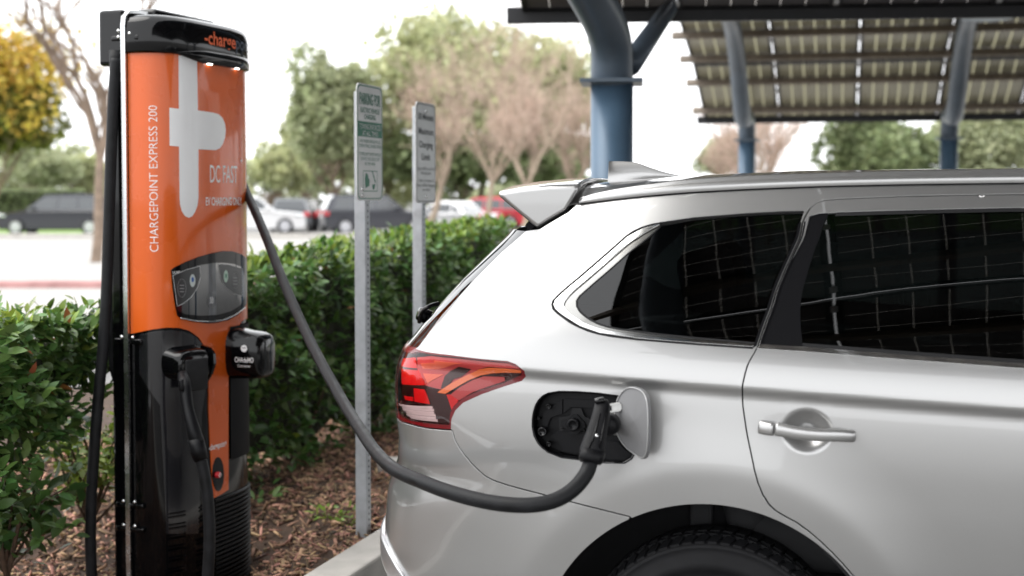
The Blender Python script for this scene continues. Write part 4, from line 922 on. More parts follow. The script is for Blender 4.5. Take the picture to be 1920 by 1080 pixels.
lp('fog_lamp', [(250, 700), (330, 712), (336, 748), (262, 736)], 'red', -.0095)
for k in range(6):   # clear reversing lamp: stepped reflector ribs
    y0 = 768+k*25; d = (k/5)
    lp('reversing_lamp', [(205+18*k, y0), (520+8*k, y0+30), (525+8*k, y0+50), (210+20*k, y0+19)], 'mirror', -.008-.003*(k % 2))
lens_ring_in = Z5([(345, 305), (400, 288), (500, 305), (760, 338), (1000, 368), (1230, 388), (1330, 430), (1362, 475), (1362, 510), (1200, 580), (1000, 642), (830, 715), (740, 790), (705, 860), (700, 960), (690, 968), (500, 955), (330, 925), (235, 865)])
ring_in = lens_ring_in+[np.array([UL+.10, .935]), np.array([UL+.02, .945]), np.array([UL+.02, 1.085]), np.array([UL+.06, 1.105])]
panel('lens_rim', CS, lamp_out, MR['rim'], lamp_back, holes=[ring_in], step=.012, bstep=.006, off=-.0005, flange=.008)
panel('lens', CS, offs(ring_in+ring_in[:1], 0)[:-1], M['lens'], lamp_back, step=.02, bstep=.008, off=0.0, flange=0)
# ---- charging port
PO = MB(); pc = np.mean(np.array(port), 0); po = np.array(densify(port, .008))
inn = lambda k, off: CS.P(*(pc+(po-pc)*k).T, off)
rings = [inn(1.0, .0006), inn(.975, .0012), inn(.955, -.003), inn(.93, -.012), inn(.925, -.045)]; n_ = len(po)
PO.add(np.concatenate(rings), [[r*n_+i, r*n_+(i+1) % n_, (r+1)*n_+(i+1) % n_, (r+1)*n_+i] for r in range(4) for i in range(n_)])
cup = PO.build('charge_port', M['gloss_black'], cr, True)
panel('port_floor', CS, [pc+(p-pc)*.93 for p in port], M['black'], cup, step=.02, bstep=.008, off=-.042, flange=0)
Z6 = lambda pts: PX([(960+x*.2037, 680+y*.2037) for x, y in pts])
def pp(name, pts, m, off, fl=.01): return panel(name, CS, Z6(pts), M[m], cup, step=.015, bstep=.006, off=off, flange=fl)
pp('port_step', [(270, 470), (440, 350), (440, 480), (330, 520), (290, 640), (250, 560)], 'black', -.030)
pp('port_step', [(450, 345), (760, 355), (760, 430), (520, 420), (450, 480)], 'black', -.034)
pp('port_step', [(340, 690), (420, 645), (700, 655), (700, 860), (430, 830), (430, 780)], 'black', -.028)
pp('port_step', [(760, 740), (960, 740), (1000, 800), (1100, 870), (1040, 915), (860, 905)], 'black', -.030)
pp('socket_mount', [(415, 520), (520, 500), (540, 430), (620, 430), (650, 510), (700, 530), (700, 640), (420, 640)], 'matte_black', -.024)
pp('socket_cap', [(440, 530), (505, 530), (540, 485), (590, 485), (625, 525), (660, 560), (665, 600), (620, 640), (590, 665), (535, 668), (500, 620), (440, 600)], 'black', -.012, .016)
for zx, zy, r_, h_ in ((565, 570, 60, .010), (272, 640, 46, -.004), (325, 410, 26, -.010), (328, 758, 24, -.010), (232, 520, 16, -.012), (453, 610, 10, -.006), (655, 630, 10, -.006)):
    p, ax = CS.frame(960+zx*.2037, 680+zy*.2037); r_ = r_*.2037/760
    cup_p = obj('port_stud', *lathe_vf(p, ax[2], [(0, h_-.004), (r_*.55, h_-.004), (r_*.62, h_), (r_*.9, h_), (r_, h_-.003), (r_, -.03)], 24), M['gloss_black' if zx != 565 else 'black'], cup, True)
# socket the plug is in
p, ax = CS.frame(1152, 793); obj('socket', *lathe_vf(p, ax[2], [(.020, -.030), (.020, .004), (.029, .006), (.031, 0), (.031, -.04)], 32), mat('socket_grey', (.20, .20, .19), .5, noise=.1), cup, True)
# ---- charge flap, swung open on its hinge arm
hp, ax = CS.frame(1157, 781); FA = R(23)
for _fa in np.arange(0, 80, .5):
    if project(hp+ax[2]*.012+(ax[2]*math.cos(R(_fa))+ax[0]*math.sin(R(_fa))*1.0)*.143)[0] < 1220: FA = R(_fa)
fdir = ax[2]*math.cos(FA)+ax[0]*math.sin(FA); fnr = nrm(np.cross(ax[1], fdir)); fl = []
f0 = hp+ax[2]*.012+ax[0]*-.004
fo = [(0, .012), (.008, .046), (.028, .070), (.055, .083), (.095, .084), (.140, .076), (.168, .056), (.178, .024), (.180, -.02), (.176, -.058), (.162, -.084), (.138, -.096), (.100, -.094), (.048, -.078), (.014, -.050), (.001, -.020)]
fo = smooth_poly(fo, 4)
F3 = np.array([f0+fdir*a*.80+ax[1]*b*.95+fnr*(.012*(1-((a-.09)/.09)**2)) for a, b in fo]); n_ = len(F3); c_ = F3.mean(0)
inner = [c_+(q-c_)*.93 for q in F3]; m_ = MB()
V = np.vstack([F3, np.array(inner)-fnr*.0, F3+fnr*.006, [c_]*1, [c_+fnr*.012]])
Fc = [[i, (i+1) % n_, 2*n_+(i+1) % n_, 2*n_+i] for i in range(n_)]+[[2*n_+i, 2*n_+(i+1) % n_, 3*n_+1] for i in range(n_)]+[[n_+i, n_+(i+1) % n_, (i+1) % n_, i] for i in range(n_)]+[[3*n_, n_+(i+1) % n_, n_+i] for i in range(n_)]
flap = obj('charge_flap', V, Fc, mat('flap_shaded_paint', (.20, .20, .205), .5, .1, .3, coat=0.0, noise=.02), cr)  # silver darkened: the shade on the open flap is put into its colour
h1 = CS.frame(1137, 764)[0]+ax[2]*.045; h2 = f0+ax[1]*.028+fdir*.022; d_ = h2-h1; ln = np.linalg.norm(d_); d_ = d_/ln; up_ = nrm(ax[1]-d_*np.dot(ax[1], d_))
m_ = MB()
for s_ in (-1, 1): m_.add(*box_vf((h1+h2)/2+up_*.0085*s_, [d_, up_, np.cross(d_, up_)], (ln/2, .0022, .006), .001))
m_.add(*box_vf((h1+h2)/2+d_*.012, [d_, up_, np.cross(d_, up_)], (ln*.30, .007, .004), .001)); m_.add(*box_vf(h1+d_*.004, [d_, up_, np.cross(d_, up_)], (.004, .011, .008), .001))
m_.build('hinge', mat('hinge_silver', (.78, .78, .76), .3, .4, noise=.03), flap)
bead_ = np.array([c_+(q-c_)*.965-fnr*.002 for q in F3]); obj('flap_edge', *tube_vf(np.vstack([bead_, bead_[:1]]), .0014, 8), mat('flap_edge_silver', (.45, .45, .45), .35, .4, noise=.02), flap, True)
# ---- door handle
hb = [at(1424, 798, 3.0), 0]
def hpt(px, py, off):
    u, v = CS.uv(px, py); x, y, z = side_local(u, v); 
    W = float(np.interp(warp(x, z), WG, WV)); return car(x, W+off, z)
path = np.array([hpt(1424, 799, .010), hpt(1440, 801, .020), hpt(1465, 803, .026), hpt(1500, 806, .030), hpt(1535, 809.5, .030), hpt(1570, 813, .025), hpt(1592, 815.5, .016), hpt(1602, 817, .004)])
path = spline(path, 6); tt = np.linspace(0, 1, len(path)); ang = np.linspace(0, 2*np.pi, 20, endpoint=False)
shp = np.stack([np.sign(np.cos(ang))*np.abs(np.cos(ang))**.7*1.0, np.sign(np.sin(ang))*np.abs(np.sin(ang))**.7*.62], 1)
hw = .0165*np.clip(np.minimum(tt*30+.55, (1-tt)*14+.35), 0, 1)*(1-.10*tt)
V, F = tube_vf(path, hw, 20, True)
# section: tall oval standing on the door
def bar(path, hh, dd, seg=20):
    V = []
    T = np.gradient(path, axis=0); T = nn(T); out = np.array([*CN, 0.05])
    for i in range(len(path)):
        o = nrm(out-T[i]*np.dot(out, T[i])); up_ = np.cross(o, T[i]); up_ = up_ if up_[2] > 0 else -up_
        for a in np.linspace(0, 2*math.pi, seg, endpoint=False):
            c, s = math.cos(a), math.sin(a); V.append(path[i]+up_*hh[i]*np.sign(s)*abs(s)**.75+o*dd[i]*np.sign(c)*abs(c)**.75)
    n = len(path); F = [[i*seg+j, i*seg+(j+1) % seg, (i+1)*seg+(j+1) % seg, (i+1)*seg+j] for i in range(n-1) for j in range(seg)]
    return np.array(V), F+[list(range(seg))[::-1], [(n-1)*seg+j for j in range(seg)]]
kcut = int(len(path)*.255)
hh = .0165*np.clip(np.minimum(tt*26+.6, (1-tt)*12+.45), 0, 1)*(1-.12*tt); dd = .011*np.clip(np.minimum(tt*26+.5, (1-tt)*10+.4), 0, 1)
handle = obj('door_handle', *bar(path[kcut:], hh[kcut:], dd[kcut:]), M['paint'], rdoor, True)
obj('handle_cap', *bar(path[:kcut], hh[:kcut]*1.02, dd[:kcut]*1.02), M['paint'], rdoor, True)
# ---- roof, roof rail, aerial, spoiler
_rx0 = sp_x0 = onplane(1086, 350, .635)[0]-.03; xs = np.linspace(_rx0, 1.55, 50); rows_ = []
_az = onplane(1150, 341, 0); _rzp = [(_az[0]-.2, _az[1]-.018), (_az[0], _az[1]), (_az[0]+.25, _az[1]+.018), (_az[0]+.6, _az[1]+.032), (_az[0]+1.2, _az[1]+.036), (1.6, _az[1]+.024)]
def rz_(x): return float(np.interp(x, [q[0] for q in _rzp], [q[1] for q in _rzp]))
for x in xs:
    u, v = X(x, float(zt(x))-.004); _, y0, _ = side_local(u, v); y0 = float(y0); r_ = []
    for k in np.linspace(-1, 1, 41):
        r_.append(car(x, y0*k, float(zt(x))-.004+(rz_(x)-float(zt(x))+.004)*(1-abs(k)**2.6)))
    rows_.append(r_)
V = np.array(rows_).reshape(-1, 3); F = [[i*41+j, i*41+j+1, (i+1)*41+j+1, (i+1)*41+j] for i in range(49) for j in range(40)]
roof = obj('roof', V, F, M['paint'], cr, True)
def rail_build(side):
    px_ = [(1086, 377), (1130, 366), (1180, 357), (1235, 349.5), (1287, 343.5), (1400, 336.5), (1540, 331.5), (1700, 327.5), (1900, 324)]
    pth = [onplane(a, b, .655) for a, b in px_]
    pth += [(pth[-1][0]+.4, pth[-1][1]+.002), (pth[-1][0]+.8, pth[-1][1]-.01)]
    pth = spline(pth, 5); base = np.array([float(zt(x)) for x, _ in pth])-.003; P = []
    for (x, z), b in zip(pth, base):
        u, v = X(x, b); y0 = float(side_local(u, v)[1]); h = max(.004, z-b+.010)
        sec = [(y0+.006, b), (y0+.009, b+h*.35), (y0+.004, b+h*.62), (y0-.006, b+h*.74), (y0-.004, b+h*.88), (y0-.014, b+h), (y0-.034, b+h*.97), (y0-.046, b+h*.6), (y0-.05, b-.004)]
        P.append([car(x, y_*side, z_) for y_, z_ in sec])
    n = len(P); k = 9; V = np.array(P).reshape(-1, 3)
    F = [[i*k+j, i*k+j+1, (i+1)*k+j+1, (i+1)*k+j] for i in range(n-1) for j in range(k-1)]+[list(range(k))]
    o = obj('roof_rail', V, F, M['paint'], cr)
    o.data.polygons.foreach_set('use_smooth', np.ones(len(o.data.polygons), bool)); return o
rr = rail_build(1); rail_build(-1)
ribbon('rail_seal', CS, [np.array(p)+[0, -.001] for p in rail_uv]+[X(1.25, 1.571)], .006, M['matte_black'], cr, off=.0012)
# aerial fin
_fp = [onplane(a, b, 0) for a, b in ((1152, 341), (1146, 322), (1142, 305), (1147, 302.5), (1176, 303), (1197, 306), (1222, 315), (1248, 323), (1275, 329))]; fin = [(q[0], max(.003, q[1]-rz_(q[0])+.006)) for q in _fp]
ft = [.030, .016, .006, .006, .007, .008, .010, .012, .004]; m_ = MB(); Vf = []
zb_ = lambda x: rz_(x)-.006
for (x, h) in fin: pass
prof = spline(fin, 4); nb = len(prof); Vl = []
for sgn in (1, -1):
    for x, h in prof:
        Vl.append(car(x, sgn*(.006+.001), zb_(x)+h))
    for x, h in prof:
        Vl.append(car(x, sgn*(.014+.018*max(0, 1-((x-np.mean([q[0] for q in fin]))/.13)**2)), zb_(x)+min(h, .004)*1.0))
V = np.array(Vl); F = []
for sgn in (0, 1):
    b = sgn*2*nb
    for i in range(nb-1): F.append([b+i, b+i+1, b+nb+i+1, b+nb+i])
for i in range(nb-1): F.append([i, i+1, 2*nb+i+1, 2*nb+i])
F.append([0, nb, 3*nb, 2*nb])
obj('roof_aerial', V, F, M['paint'], roof, True)
# spoiler across the top of the tailgate
sp = [onplane(a, b, .635) for a, b in ((933, 361), (936, 369), (970, 398), (1006, 427), (1011, 428), (1036, 412), (1065, 395), (1090, 353), (1086, 347), (1035, 348), (975, 354))]
ys = np.array([-.640, -.632, -.60, -.5, -.35, -.2, 0, .2, .35, .5, .60, .632, .640]); V = []
for y in ys:
    k = abs(y)/.64; inset = .90 if abs(y) > .635 else (.985 if abs(y) > .62 else 1.0); cx, cz = np.mean(sp, 0)
    for x, z in sp: V.append(car(cx+(x-cx)*inset-.045*(1-k*k), y, cz+(z-cz)*inset+.028*(1-k*k)*1.0))
ns = len(sp); V = np.array(V); F = [[i*ns+j, i*ns+(j+1) % ns, (i+1)*ns+(j+1) % ns, (i+1)*ns+j] for i in range(len(ys)-1) for j in range(ns)]+[list(range(ns))[::-1], [(len(ys)-1)*ns+j for j in range(ns)]]
spo = obj('spoiler', V, F, M['paint'], gate)
bm = bmesh.new(); bm.from_mesh(spo.data); bmesh.ops.recalc_face_normals(bm, faces=bm.faces[:])
bmesh.ops.dissolve_degenerate(bm, dist=1e-5, edges=bm.edges[:])
bmesh.ops.bevel(bm, geom=[e for e in bm.edges if len(e.link_faces) == 2 and e.calc_face_angle(0) > R(38)], offset=.006, segments=3, affect='EDGES', profile=.5)
for f in bm.faces: f.smooth = len(f.verts) < 8
bm.to_mesh(spo.data); bm.free()
m_ = MB(); m_.add(*prism_vf([car(q[0], .60, q[1]) for q in [onplane(a, b, .60) for a, b in ((984, 424), (1008, 436), (1078, 404), (1075, 372), (1010, 392))]], -1.20*np.array([*CN, 0]))); m_.build('spoiler_base', M['matte_black'], gate)
# black wedge trim between spoiler and body side
m_ = MB(); m_.add(*prism_vf([car(q[0], .625, q[1]) for q in [onplane(a, b, .625) for a, b in ((986, 420), (988, 436), (1004, 424), (1000, 405))]], -.03*np.array([*CN, 0])))
m_.build('spoiler_trim', M['pillar_black'], gate)
# roof gap trim behind the spoiler
# ---- wheel and liner
WC = car(0, HALF-.028, AXZ); m_ = MB(); AXD = np.array([*CN, 0])
def wheel(xa, yc, side):
    c = car(xa, yc*side, AXZ); ad = AXD*side; wh = empty('wheel', c) ; wh.parent = cr
    Mi = ROOTM[cr.name].inverted(); wh.location = Mi @ Vector(c); ROOTM[wh.name] = ROOTM[cr.name] @ Matrix.Translation(wh.location)
    RT = .346; prof = [(.232, -.03), (.236, -.004), (.250, .004), (.262, .0045), (.263, .006), (.285, .0075), (.287, .006), (.306, .004), (.318, -.001), (.3195, .0005), (.328, -.006), (.332, -.014), (.335, -.024), (.336, -.05), (.336, -.075), (.331, -.076), (.331, -.084), (.336, -.085), (.336, -.135), (.331, -.136), (.331, -.144), (.336, -.145), (.336, -.196), (.325, -.215), (.25, -.225), (.232, -.19)]
    ty = obj('tyre', *lathe_vf(c, ad, prof, 120), M['rubber'], wh, True)
    a = np.array([*CL, 0.0]); b = np.array([0, 0, 1.0]); m = MB()
    NB = 66
    for row_, (h0, h1, r_) in enumerate([(-.008, -.044, .3445), (-.050, -.074, .3455), (-.087, -.133, .3455)]):
        for k in range(NB):
            t0 = 2*math.pi*(k+.10)/NB; t1 = 2*math.pi*(k+.80)/NB; sk = .035*(1 if row_ % 2 else -1)
            P = []
            for rr_, dh in ((r_-.010, 0), (r_, 0)):
                for t, h, s_ in ((t0, h0, 0), (t1, h0, 0), (t1+sk, h1, 1), (t0+sk, h1, 1)):
                    r2 = rr_-(.010 if (row_ == 0 and s_ == 0) else 0); P.append(c+ad*h+r2*(math.cos(t)*a+math.sin(t)*b))
            m.add(P, [[4, 5, 6, 7], [0, 1, 5, 4], [1, 2, 6, 5], [2, 3, 7, 6], [3, 0, 4, 7]])
    m.build('tread', M['rubber'], wh)
    m = MB(); m.add(*lathe_vf(c, ad, [(.234, -.19), (.225, -.16), (.222, -.03), (.236, -.006), (.238, -.002), (.230, -.004), (.218, -.02), (.212, -.05)], 80))
    for k in range(5):
        for dk in (-.13, .13):
            t = 2*math.pi*k/5+math.pi/2; p0 = c+ad*-.012+.03*(math.cos(t)*a+math.sin(t)*b); p1 = c+ad*-.022+.222*(math.cos(t+dk)*a+math.sin(t+dk)*b)
            m.add(*tube_vf([p0, (p0+p1)/2+ad*.006, p1], [.020, .015, .013], 8))
    m.add(*lathe_vf(c, ad, [(0, -.002), (.03, -.003), (.062, -.012), (.07, -.03), (.07, -.08)], 40)); m.build('rim', M['paint_grey'], wh, True)
    return wh
wheel(0, HALF-.030, 1); wheel(2.67, HALF-.03, 1); wheel(0, HALF-.03, -1); wheel(2.67, HALF-.03, -1)
for xa in (0, 2.67):
    for sd_ in (1, -1):
        Vv = []
        ang = np.linspace(R(-8), R(188), 44); sec = [(ARCH+.001, .012), (ARCH+.012, .05), (ARCH+.012, .12), (ARCH+.006, .30), (.30, .33)]
        for t in ang:
            for k_, (r_, dp) in enumerate(sec):
                u, v = X(xa+(ARCH+.004)*math.cos(t), max(.21, AXZ+(ARCH+.004)*math.sin(t))); yy = float(side_local(u, v)[1])
                Vv.append(car(xa+r_*math.cos(t), (yy-dp)*sd_, AXZ+r_*math.sin(t)))
        k_ = len(sec); F = [[i*k_+j, i*k_+j+1, (i+1)*k_+j+1, (i+1)*k_+j] for i in range(43) for j in range(k_-1)]
        obj('wheel_arch_liner', Vv, F, M['matte_black'], cr, True)
# push clips on the liner
m_ = MB()
for t_, dp in ((65, .10), (48, .06), (92, .08), (118, .07), (140, .10), (30, .07)):
    p = car((ARCH+.004)*math.cos(R(t_)), HALF-dp, AXZ+(ARCH+.004)*math.sin(R(t_))); d_ = car(0, HALF-dp, AXZ)-p
    m_.add(*lathe_vf(p, nrm(d_), [(0, .006), (.004, .006), (.007, .003), (.007, 0)], 10))
m_.build('liner_clips', M['gloss_black'], cr, True)
# ---- the far side and the rest of the car out of the picture
far_body = panel('body_side', CF, [np.array(p) for p in body], M['paint'], cr, holes=[[np.array(p) for p in qhole]], step=.03, bstep=.02, flange=.01)
fd = panel('rear_door', CF, [np.array(p) for p in door], M['paint'], cr, holes=[dhole], step=.03, bstep=.02, flange=.01)
panel('window', CF, dhole, M['privacy'], fd, step=.04, bstep=.02, off=-.006, flange=.004)
panel('quarter_window', CF, [np.array(p) for p in qhole], M['privacy'], far_body, step=.04, bstep=.02, off=-.006, flange=.004)
panel('rear_bumper', CF, bumper, M['paint'], cr, step=.03, bstep=.02, flange=.01)
fg = panel('tailgate', CF, tg, M['paint'], cr, step=.03, bstep=.02, flange=.01)
panel('rear_window', CF, tgl, M['privacy'], fg, step=.03, bstep=.015, off=-.002, flange=.006)
panel('tail_light', CF, lamp_out, MR['rim'], cr, step=.03, bstep=.02, flange=.01)
fdoor = [X(1.125, 1.52), X(1.13, 1.09), X(1.138, .60), X(1.11, .30), X(2.1, .30), X(2.14, .6), X(2.16, 1.02), X(1.66, 1.395), X(1.45, 1.49), X(1.2, 1.52)]
fwin = [X(1.17, 1.495), X(1.17, 1.095), X(2.02, 1.035), X(1.62, 1.37), X(1.42, 1.465), X(1.25, 1.495)]
fend = [X(2.105, .30), X(2.145, .6), X(2.165, 1.02), X(2.32, 1.0), X(3.3, .90), X(3.55, .80), X(3.55, .30)]+[X(2.67+ARCH*math.cos(R(a)), AXZ+ARCH*math.sin(R(a))) for a in np.linspace(-4, 184, 30)]
for S_ in (CS, CF):
    d_ = panel('front_door', S_, fdoor, M['paint'], cr, holes=[fwin], step=.03, bstep=.02); panel('window', S_, fwin, M['privacy'], d_, step=.05, bstep=.03, off=-.004, flange=.004)
    panel('front_wing', S_, fend, M['paint'], cr, step=.03, bstep=.02)
st = [(1.55, 1.615, .63), (1.72, 1.50, .66), (2.0, 1.29, .72), (2.3, 1.06, .78)]; V = [car(x, y*k, z-.05*abs(k)**2) for x, z, y in st for k in np.linspace(-1, 1, 13)]
obj('windscreen', V, [[i*13+j, i*13+j+1, (i+1)*13+j+1, (i+1)*13+j] for i in range(3) for j in range(12)], M['clear'], cr, True)
st = [(2.3, 1.06, .80), (2.7, 1.01, .79), (3.2, .93, .70), (3.5, .84, .55), (3.58, .6, .56), (3.56, .3, .56)]; V = [car(x, y*k, z-.04*abs(k)**2) for x, z, y in st for k in np.linspace(-1, 1, 13)]
obj('bonnet', V, [[i*13+j, i*13+j+1, (i+1)*13+j+1, (i+1)*13+j] for i in range(5) for j in range(12)], M['paint'], cr, True)
# cabin: floor, luggage cover, seats
m_ = MB(); m_.add(*box_vf(car(1.0, 0, .42), CAX, (1.7, .78, .04), .01)); m_.add(*box_vf(car(-.30, 0, 1.02), CAX, (.32, .62, .012), .004)); m_.add(*box_vf(car(-.05, 0, .75), CAX, (.03, .62, .3), .01)); m_.build('cabin_floor', M['interior'], cr)
for xa, ys_ in ((.02, (-.45, 0, .45)), (1.15, (-.40, .40))):
    for y in ys_:
        st_ = empty('seat', car(xa, y, .5)); st_.parent = cr; st_.location = ROOTM[cr.name].inverted() @ Vector(car(xa, y, .5)); ROOTM[st_.name] = ROOTM[cr.name] @ Matrix.Translation(st_.location)
        obj('cushion', *box_vf(car(xa+.28, y, .62), CAX, (.24, .20, .08), .05, 3), M['interior'], st_, True); obj('backrest', *box_vf(car(xa, y, .92), [nrm(CAX[0]+.22*CAX[2]), CAX[1], nrm(CAX[2]-.22*CAX[0])], (.06, .20, .30), .05, 3), M['interior'], st_, True)
        obj('headrest', *box_vf(car(xa-.09, y, 1.30), [nrm(CAX[0]+.22*CAX[2]), CAX[1], nrm(CAX[2]-.22*CAX[0])], (.05, .12, .085), .04, 3), M['interior'], st_, True)
# ================================================================== CHARGING STATION
# local axes: n out of the front, a across the front (away from the viewer), z up
CA = R(-21.6); EN = np.array([math.cos(CA), math.sin(CA)]); EA = np.array([-math.sin(CA), math.cos(CA)]); EP = at(241, 600, 5.36)[:2]
def cs(n, a, z):
    n, a, z = np.broadcast_arrays(np.asarray(n, float), np.asarray(a, float), np.asarray(z, float))
    return np.stack([EP[0]+EN[0]*n+EA[0]*a, EP[1]+EN[1]*n+EA[1]*a, z], -1)
EAX = np.array([[*EN, 0], [*EA, 0], [0, 0, 1.0]])
CW, CD, CK = .335, .19, 3.1
_cp = np.linspace(0, math.pi, 1600); _ca = CW-CW*np.sign(np.cos(_cp))*np.abs(np.cos(_cp))**(2/CK); _cn = CD*np.sin(_cp)**(2/CK)
_cs = np.concatenate([[0], np.cumsum(np.hypot(np.diff(_ca), np.diff(_cn)))]); CUM = _cs[-1]
_cg = np.linspace(0, CUM, 900); _cna = np.interp(_cg, _cs, _cn); _caa = np.interp(_cg, _cs, _ca)
def shell_fn(u, z, grow=0.0): return cs(np.interp(u, _cg, _cna), np.interp(u, _cg, _caa), z)
CZ0, CZT = -.09, 2.235
KS = Surf(shell_fn, (.001, CUM-.001), (CZ0, 2.3), 260, 220, flip=1)
if np.dot(KS.N(np.array(CUM/2), np.array(1.))[:2], EN) < 0: KS = Surf(shell_fn, (.001, CUM-.001), (CZ0, 2.3), 260, 220, flip=-1)
ks = empty('charging_station', (*cs(0, CW, 0)[:2], CZ0), math.atan2(EN[1], EN[0]), 'tall orange and black charging station with two holsters standing in the mulch', 'charging station')
zcap = float(KS.uv(260, 97)[1])
def K(px, py): return KS.uv(px, py)
uu = np.linspace(.0, CUM, 90)
def skirt(name, zs, offs_, m, parent, u=uu, smooth=True, S=KS):
    V = []
    for z, o in zip(zs, offs_): V.append(S.P(np.clip(u, .002, CUM-.002), np.full(len(u), z), o if o else 1e-6))
    n = len(u); F = [[i*n+j, i*n+j+1, (i+1)*n+j+1, (i+1)*n+j] for i in range(len(zs)-1) for j in range(n-1)]
    return obj(name, np.concatenate(V), F, m, parent, smooth)
front = skirt('front_shell', [CZ0, zcap+.05], [-.003, -.003], M['gloss_black'], ks)
# orange cladding cut round the two holsters
org = [np.array([.010, zcap+.004]), np.array([CUM-.010, zcap+.004]), np.array([CUM-.010, 1.02])]
org += [K(455, 600), K(446, 612), K(437, 630), K(430, 652), K(428, 680), K(428, 790), K(428, 918), K(414, 927), K(401, 934), K(398, 900), K(394, 830), K(391.5, 770), K(391, 720), K(392, 690), K(389, 668), K(383, 648), K(373, 633), K(355, 620), K(335, 614.5), K(312, 614), K(288, 617), K(266, 621.5), np.array([.010, float(K(250, 626)[1])])]
cl = panel('orange_cladding', KS, org, M['orange'], ks, holes=[], step=.02, bstep=.01, off=.0015, flange=.004)
# big plug emblem and lettering
em = [K(*p) for p in [(334, 104), (368.5, 108.5), (370, 207), (398, 211), (409, 214), (417, 222), (421, 232), (422.5, 245), (421, 258), (417, 270), (411, 278), (404, 281.5), (371, 280), (371, 372), (369.5, 385), (365, 397), (360, 405), (353.5, 408.5), (346, 405), (340, 396), (337, 384), (336, 372), (335, 275), (317.5, 273), (317, 202), (334.5, 204)]]
panel('plug_emblem', KS, em, M['print_grey'], ks, step=.02, bstep=.006, off=.0024, flange=0)
b0 = K(297, 472); b1 = K(297, 198); print_on('lettering', KS, [('CHARGEPOINT EXPRESS 200', b0, abs(K(297, 400)[0]-K(281, 400)[0]), (0, 1), b1[1]-b0[1], -.012)], M['print_white'], ks, .0026)
def line_on(name, s, px0, py0, px1, py1, hpx, m, bold=0.0, off=.0026):
    a, b = K(px0, py0), K(px1, py1); h = K(px0, py0-hpx)[1]-a[1]; d = b-a; L = np.linalg.norm(d)
    return print_on(name, KS, [(s, a, h, (1, 0), b[0]-a[0], bold)], m, ks, off)
line_on('lettering', 'DC FAST', 393, 342, 444, 342, 33, M['print_white'], .004)
a = K(449, 308); print_on('lettering', KS, [('+', a, .03, (1, 0), .03, 0)], M['print_white'], ks, .0026)
line_on('lettering', 'EV CHARGING ONLY', 385, 385, 452, 385, 15, M['print_white'], .02)
line_on('lettering', '-chargepoint+', 391, 845, 424, 845, 11, M['print_white'], .02)
# round emergency button in the orange strip
p, ax = KS.frame(408, 889)
ring = MB(); ell = [K(408+px_, 889+py_) for px_, py_ in [(11*math.cos(t), 32*math.sin(t)) for t in np.linspace(0, 2*math.pi, 24, endpoint=False)]]
pocket = panel('button_pocket', KS, ell, M['gloss_black'], ks, step=.01, bstep=.004, off=.0032, flange=.003)
uvc = K(405, 890); p = KS.P(uvc[0], uvc[1], .003); obj('stop_button', *lathe_vf(p, ax[2], [(0, .016), (.010, .016), (.013, .012), (.013, 0)], 20), mat('red_button', (.62, .02, .03), .35, coat=.4, noise=.04), ks, True)
obj('button_mark', *lathe_vf(p, ax[2], [(.009, .0165), (.006, .0168)], 20), M['print_white'], ks)
# ---- cap with two downlights
def cap_ring(off, z, n=120):
    u = np.linspace(.0, CUM, n); return KS.P(np.clip(u, .002, CUM-.002), np.full(n, z), off)
zb, zt_ = zcap, CZT; V = []; lev = [(-.002, zb+.030), (-.002, zb+.006), (.010, zb-.004), (.0135, zb+.004), (.0135, zb+.055), (.013, zt_-.060), (.010, zt_-.035), (.0, zt_-.016), (-.022, zt_-.004), (-.06, zt_+.002)]
for o_, z in lev: V.append(cap_ring(o_, z))
V.append(np.repeat(cs(.03, CW, zt_+.006)[None], 120, 0)); nl = len(V)
F = [[i*120+j, i*120+j+1, (i+1)*120+j+1, (i+1)*120+j] for i in range(nl-1) for j in range(119)]
cap = obj('cap', np.concatenate(V), F, M['gloss_black'], ks, True)
# far edge of the cap slopes down to the front: a thicker brow under the lettering
bu = np.linspace(K(325, 105)[0], CUM-.03, 50); V = []
for k, (o_, dz) in enumerate([(.004, -.030), (.016, -.026), (.0175, 0.0), (.0175, .02), (.004, .022)]):
    V.append(KS.P(bu, zb+dz*np.sin(np.clip((np.arange(50))/14, 0, 1)*math.pi/2), o_))
obj('cap_brow', np.concatenate(V), [[i*50+j, i*50+j+1, (i+1)*50+j+1, (i+1)*50+j] for i in range(4) for j in range(49)], M['gloss_black'], ks, True)
for x_ in (389, 440):
    u_ = K(x_, 118)[0]; c = KS.P(u_, zb-.029, .010); T_ = nrm(KS.P(u_+.01, zb, 0)-KS.P(u_-.01, zb, 0)); n_ = KS.N(np.array(u_), np.array(1.0))
    obj('downlight', *box_vf(c, [T_, n_, [0, 0, 1]], (.015, .005, .003), .002), mat('lit_led', (.9, .9, .9), .4, emit=(1, .95, .86, 3)), ks, True)
ch_o = K(389, 76); a = K(377, 66); bq = K(430, 96)
print_on('lettering', KS, [('-charge', np.array([K(378, 80)[0], zb+.050]), .052, (1, 0), K(436, 80)[0]-K(378, 80)[0], .02)], M['print_orange'], ks, .0150)
print_on('lettering', KS, [('point', np.array([K(436.5, 80)[0], zb+.050]), .052, (1, 0), .150, .01)], M['print_dim'], ks, .0150)
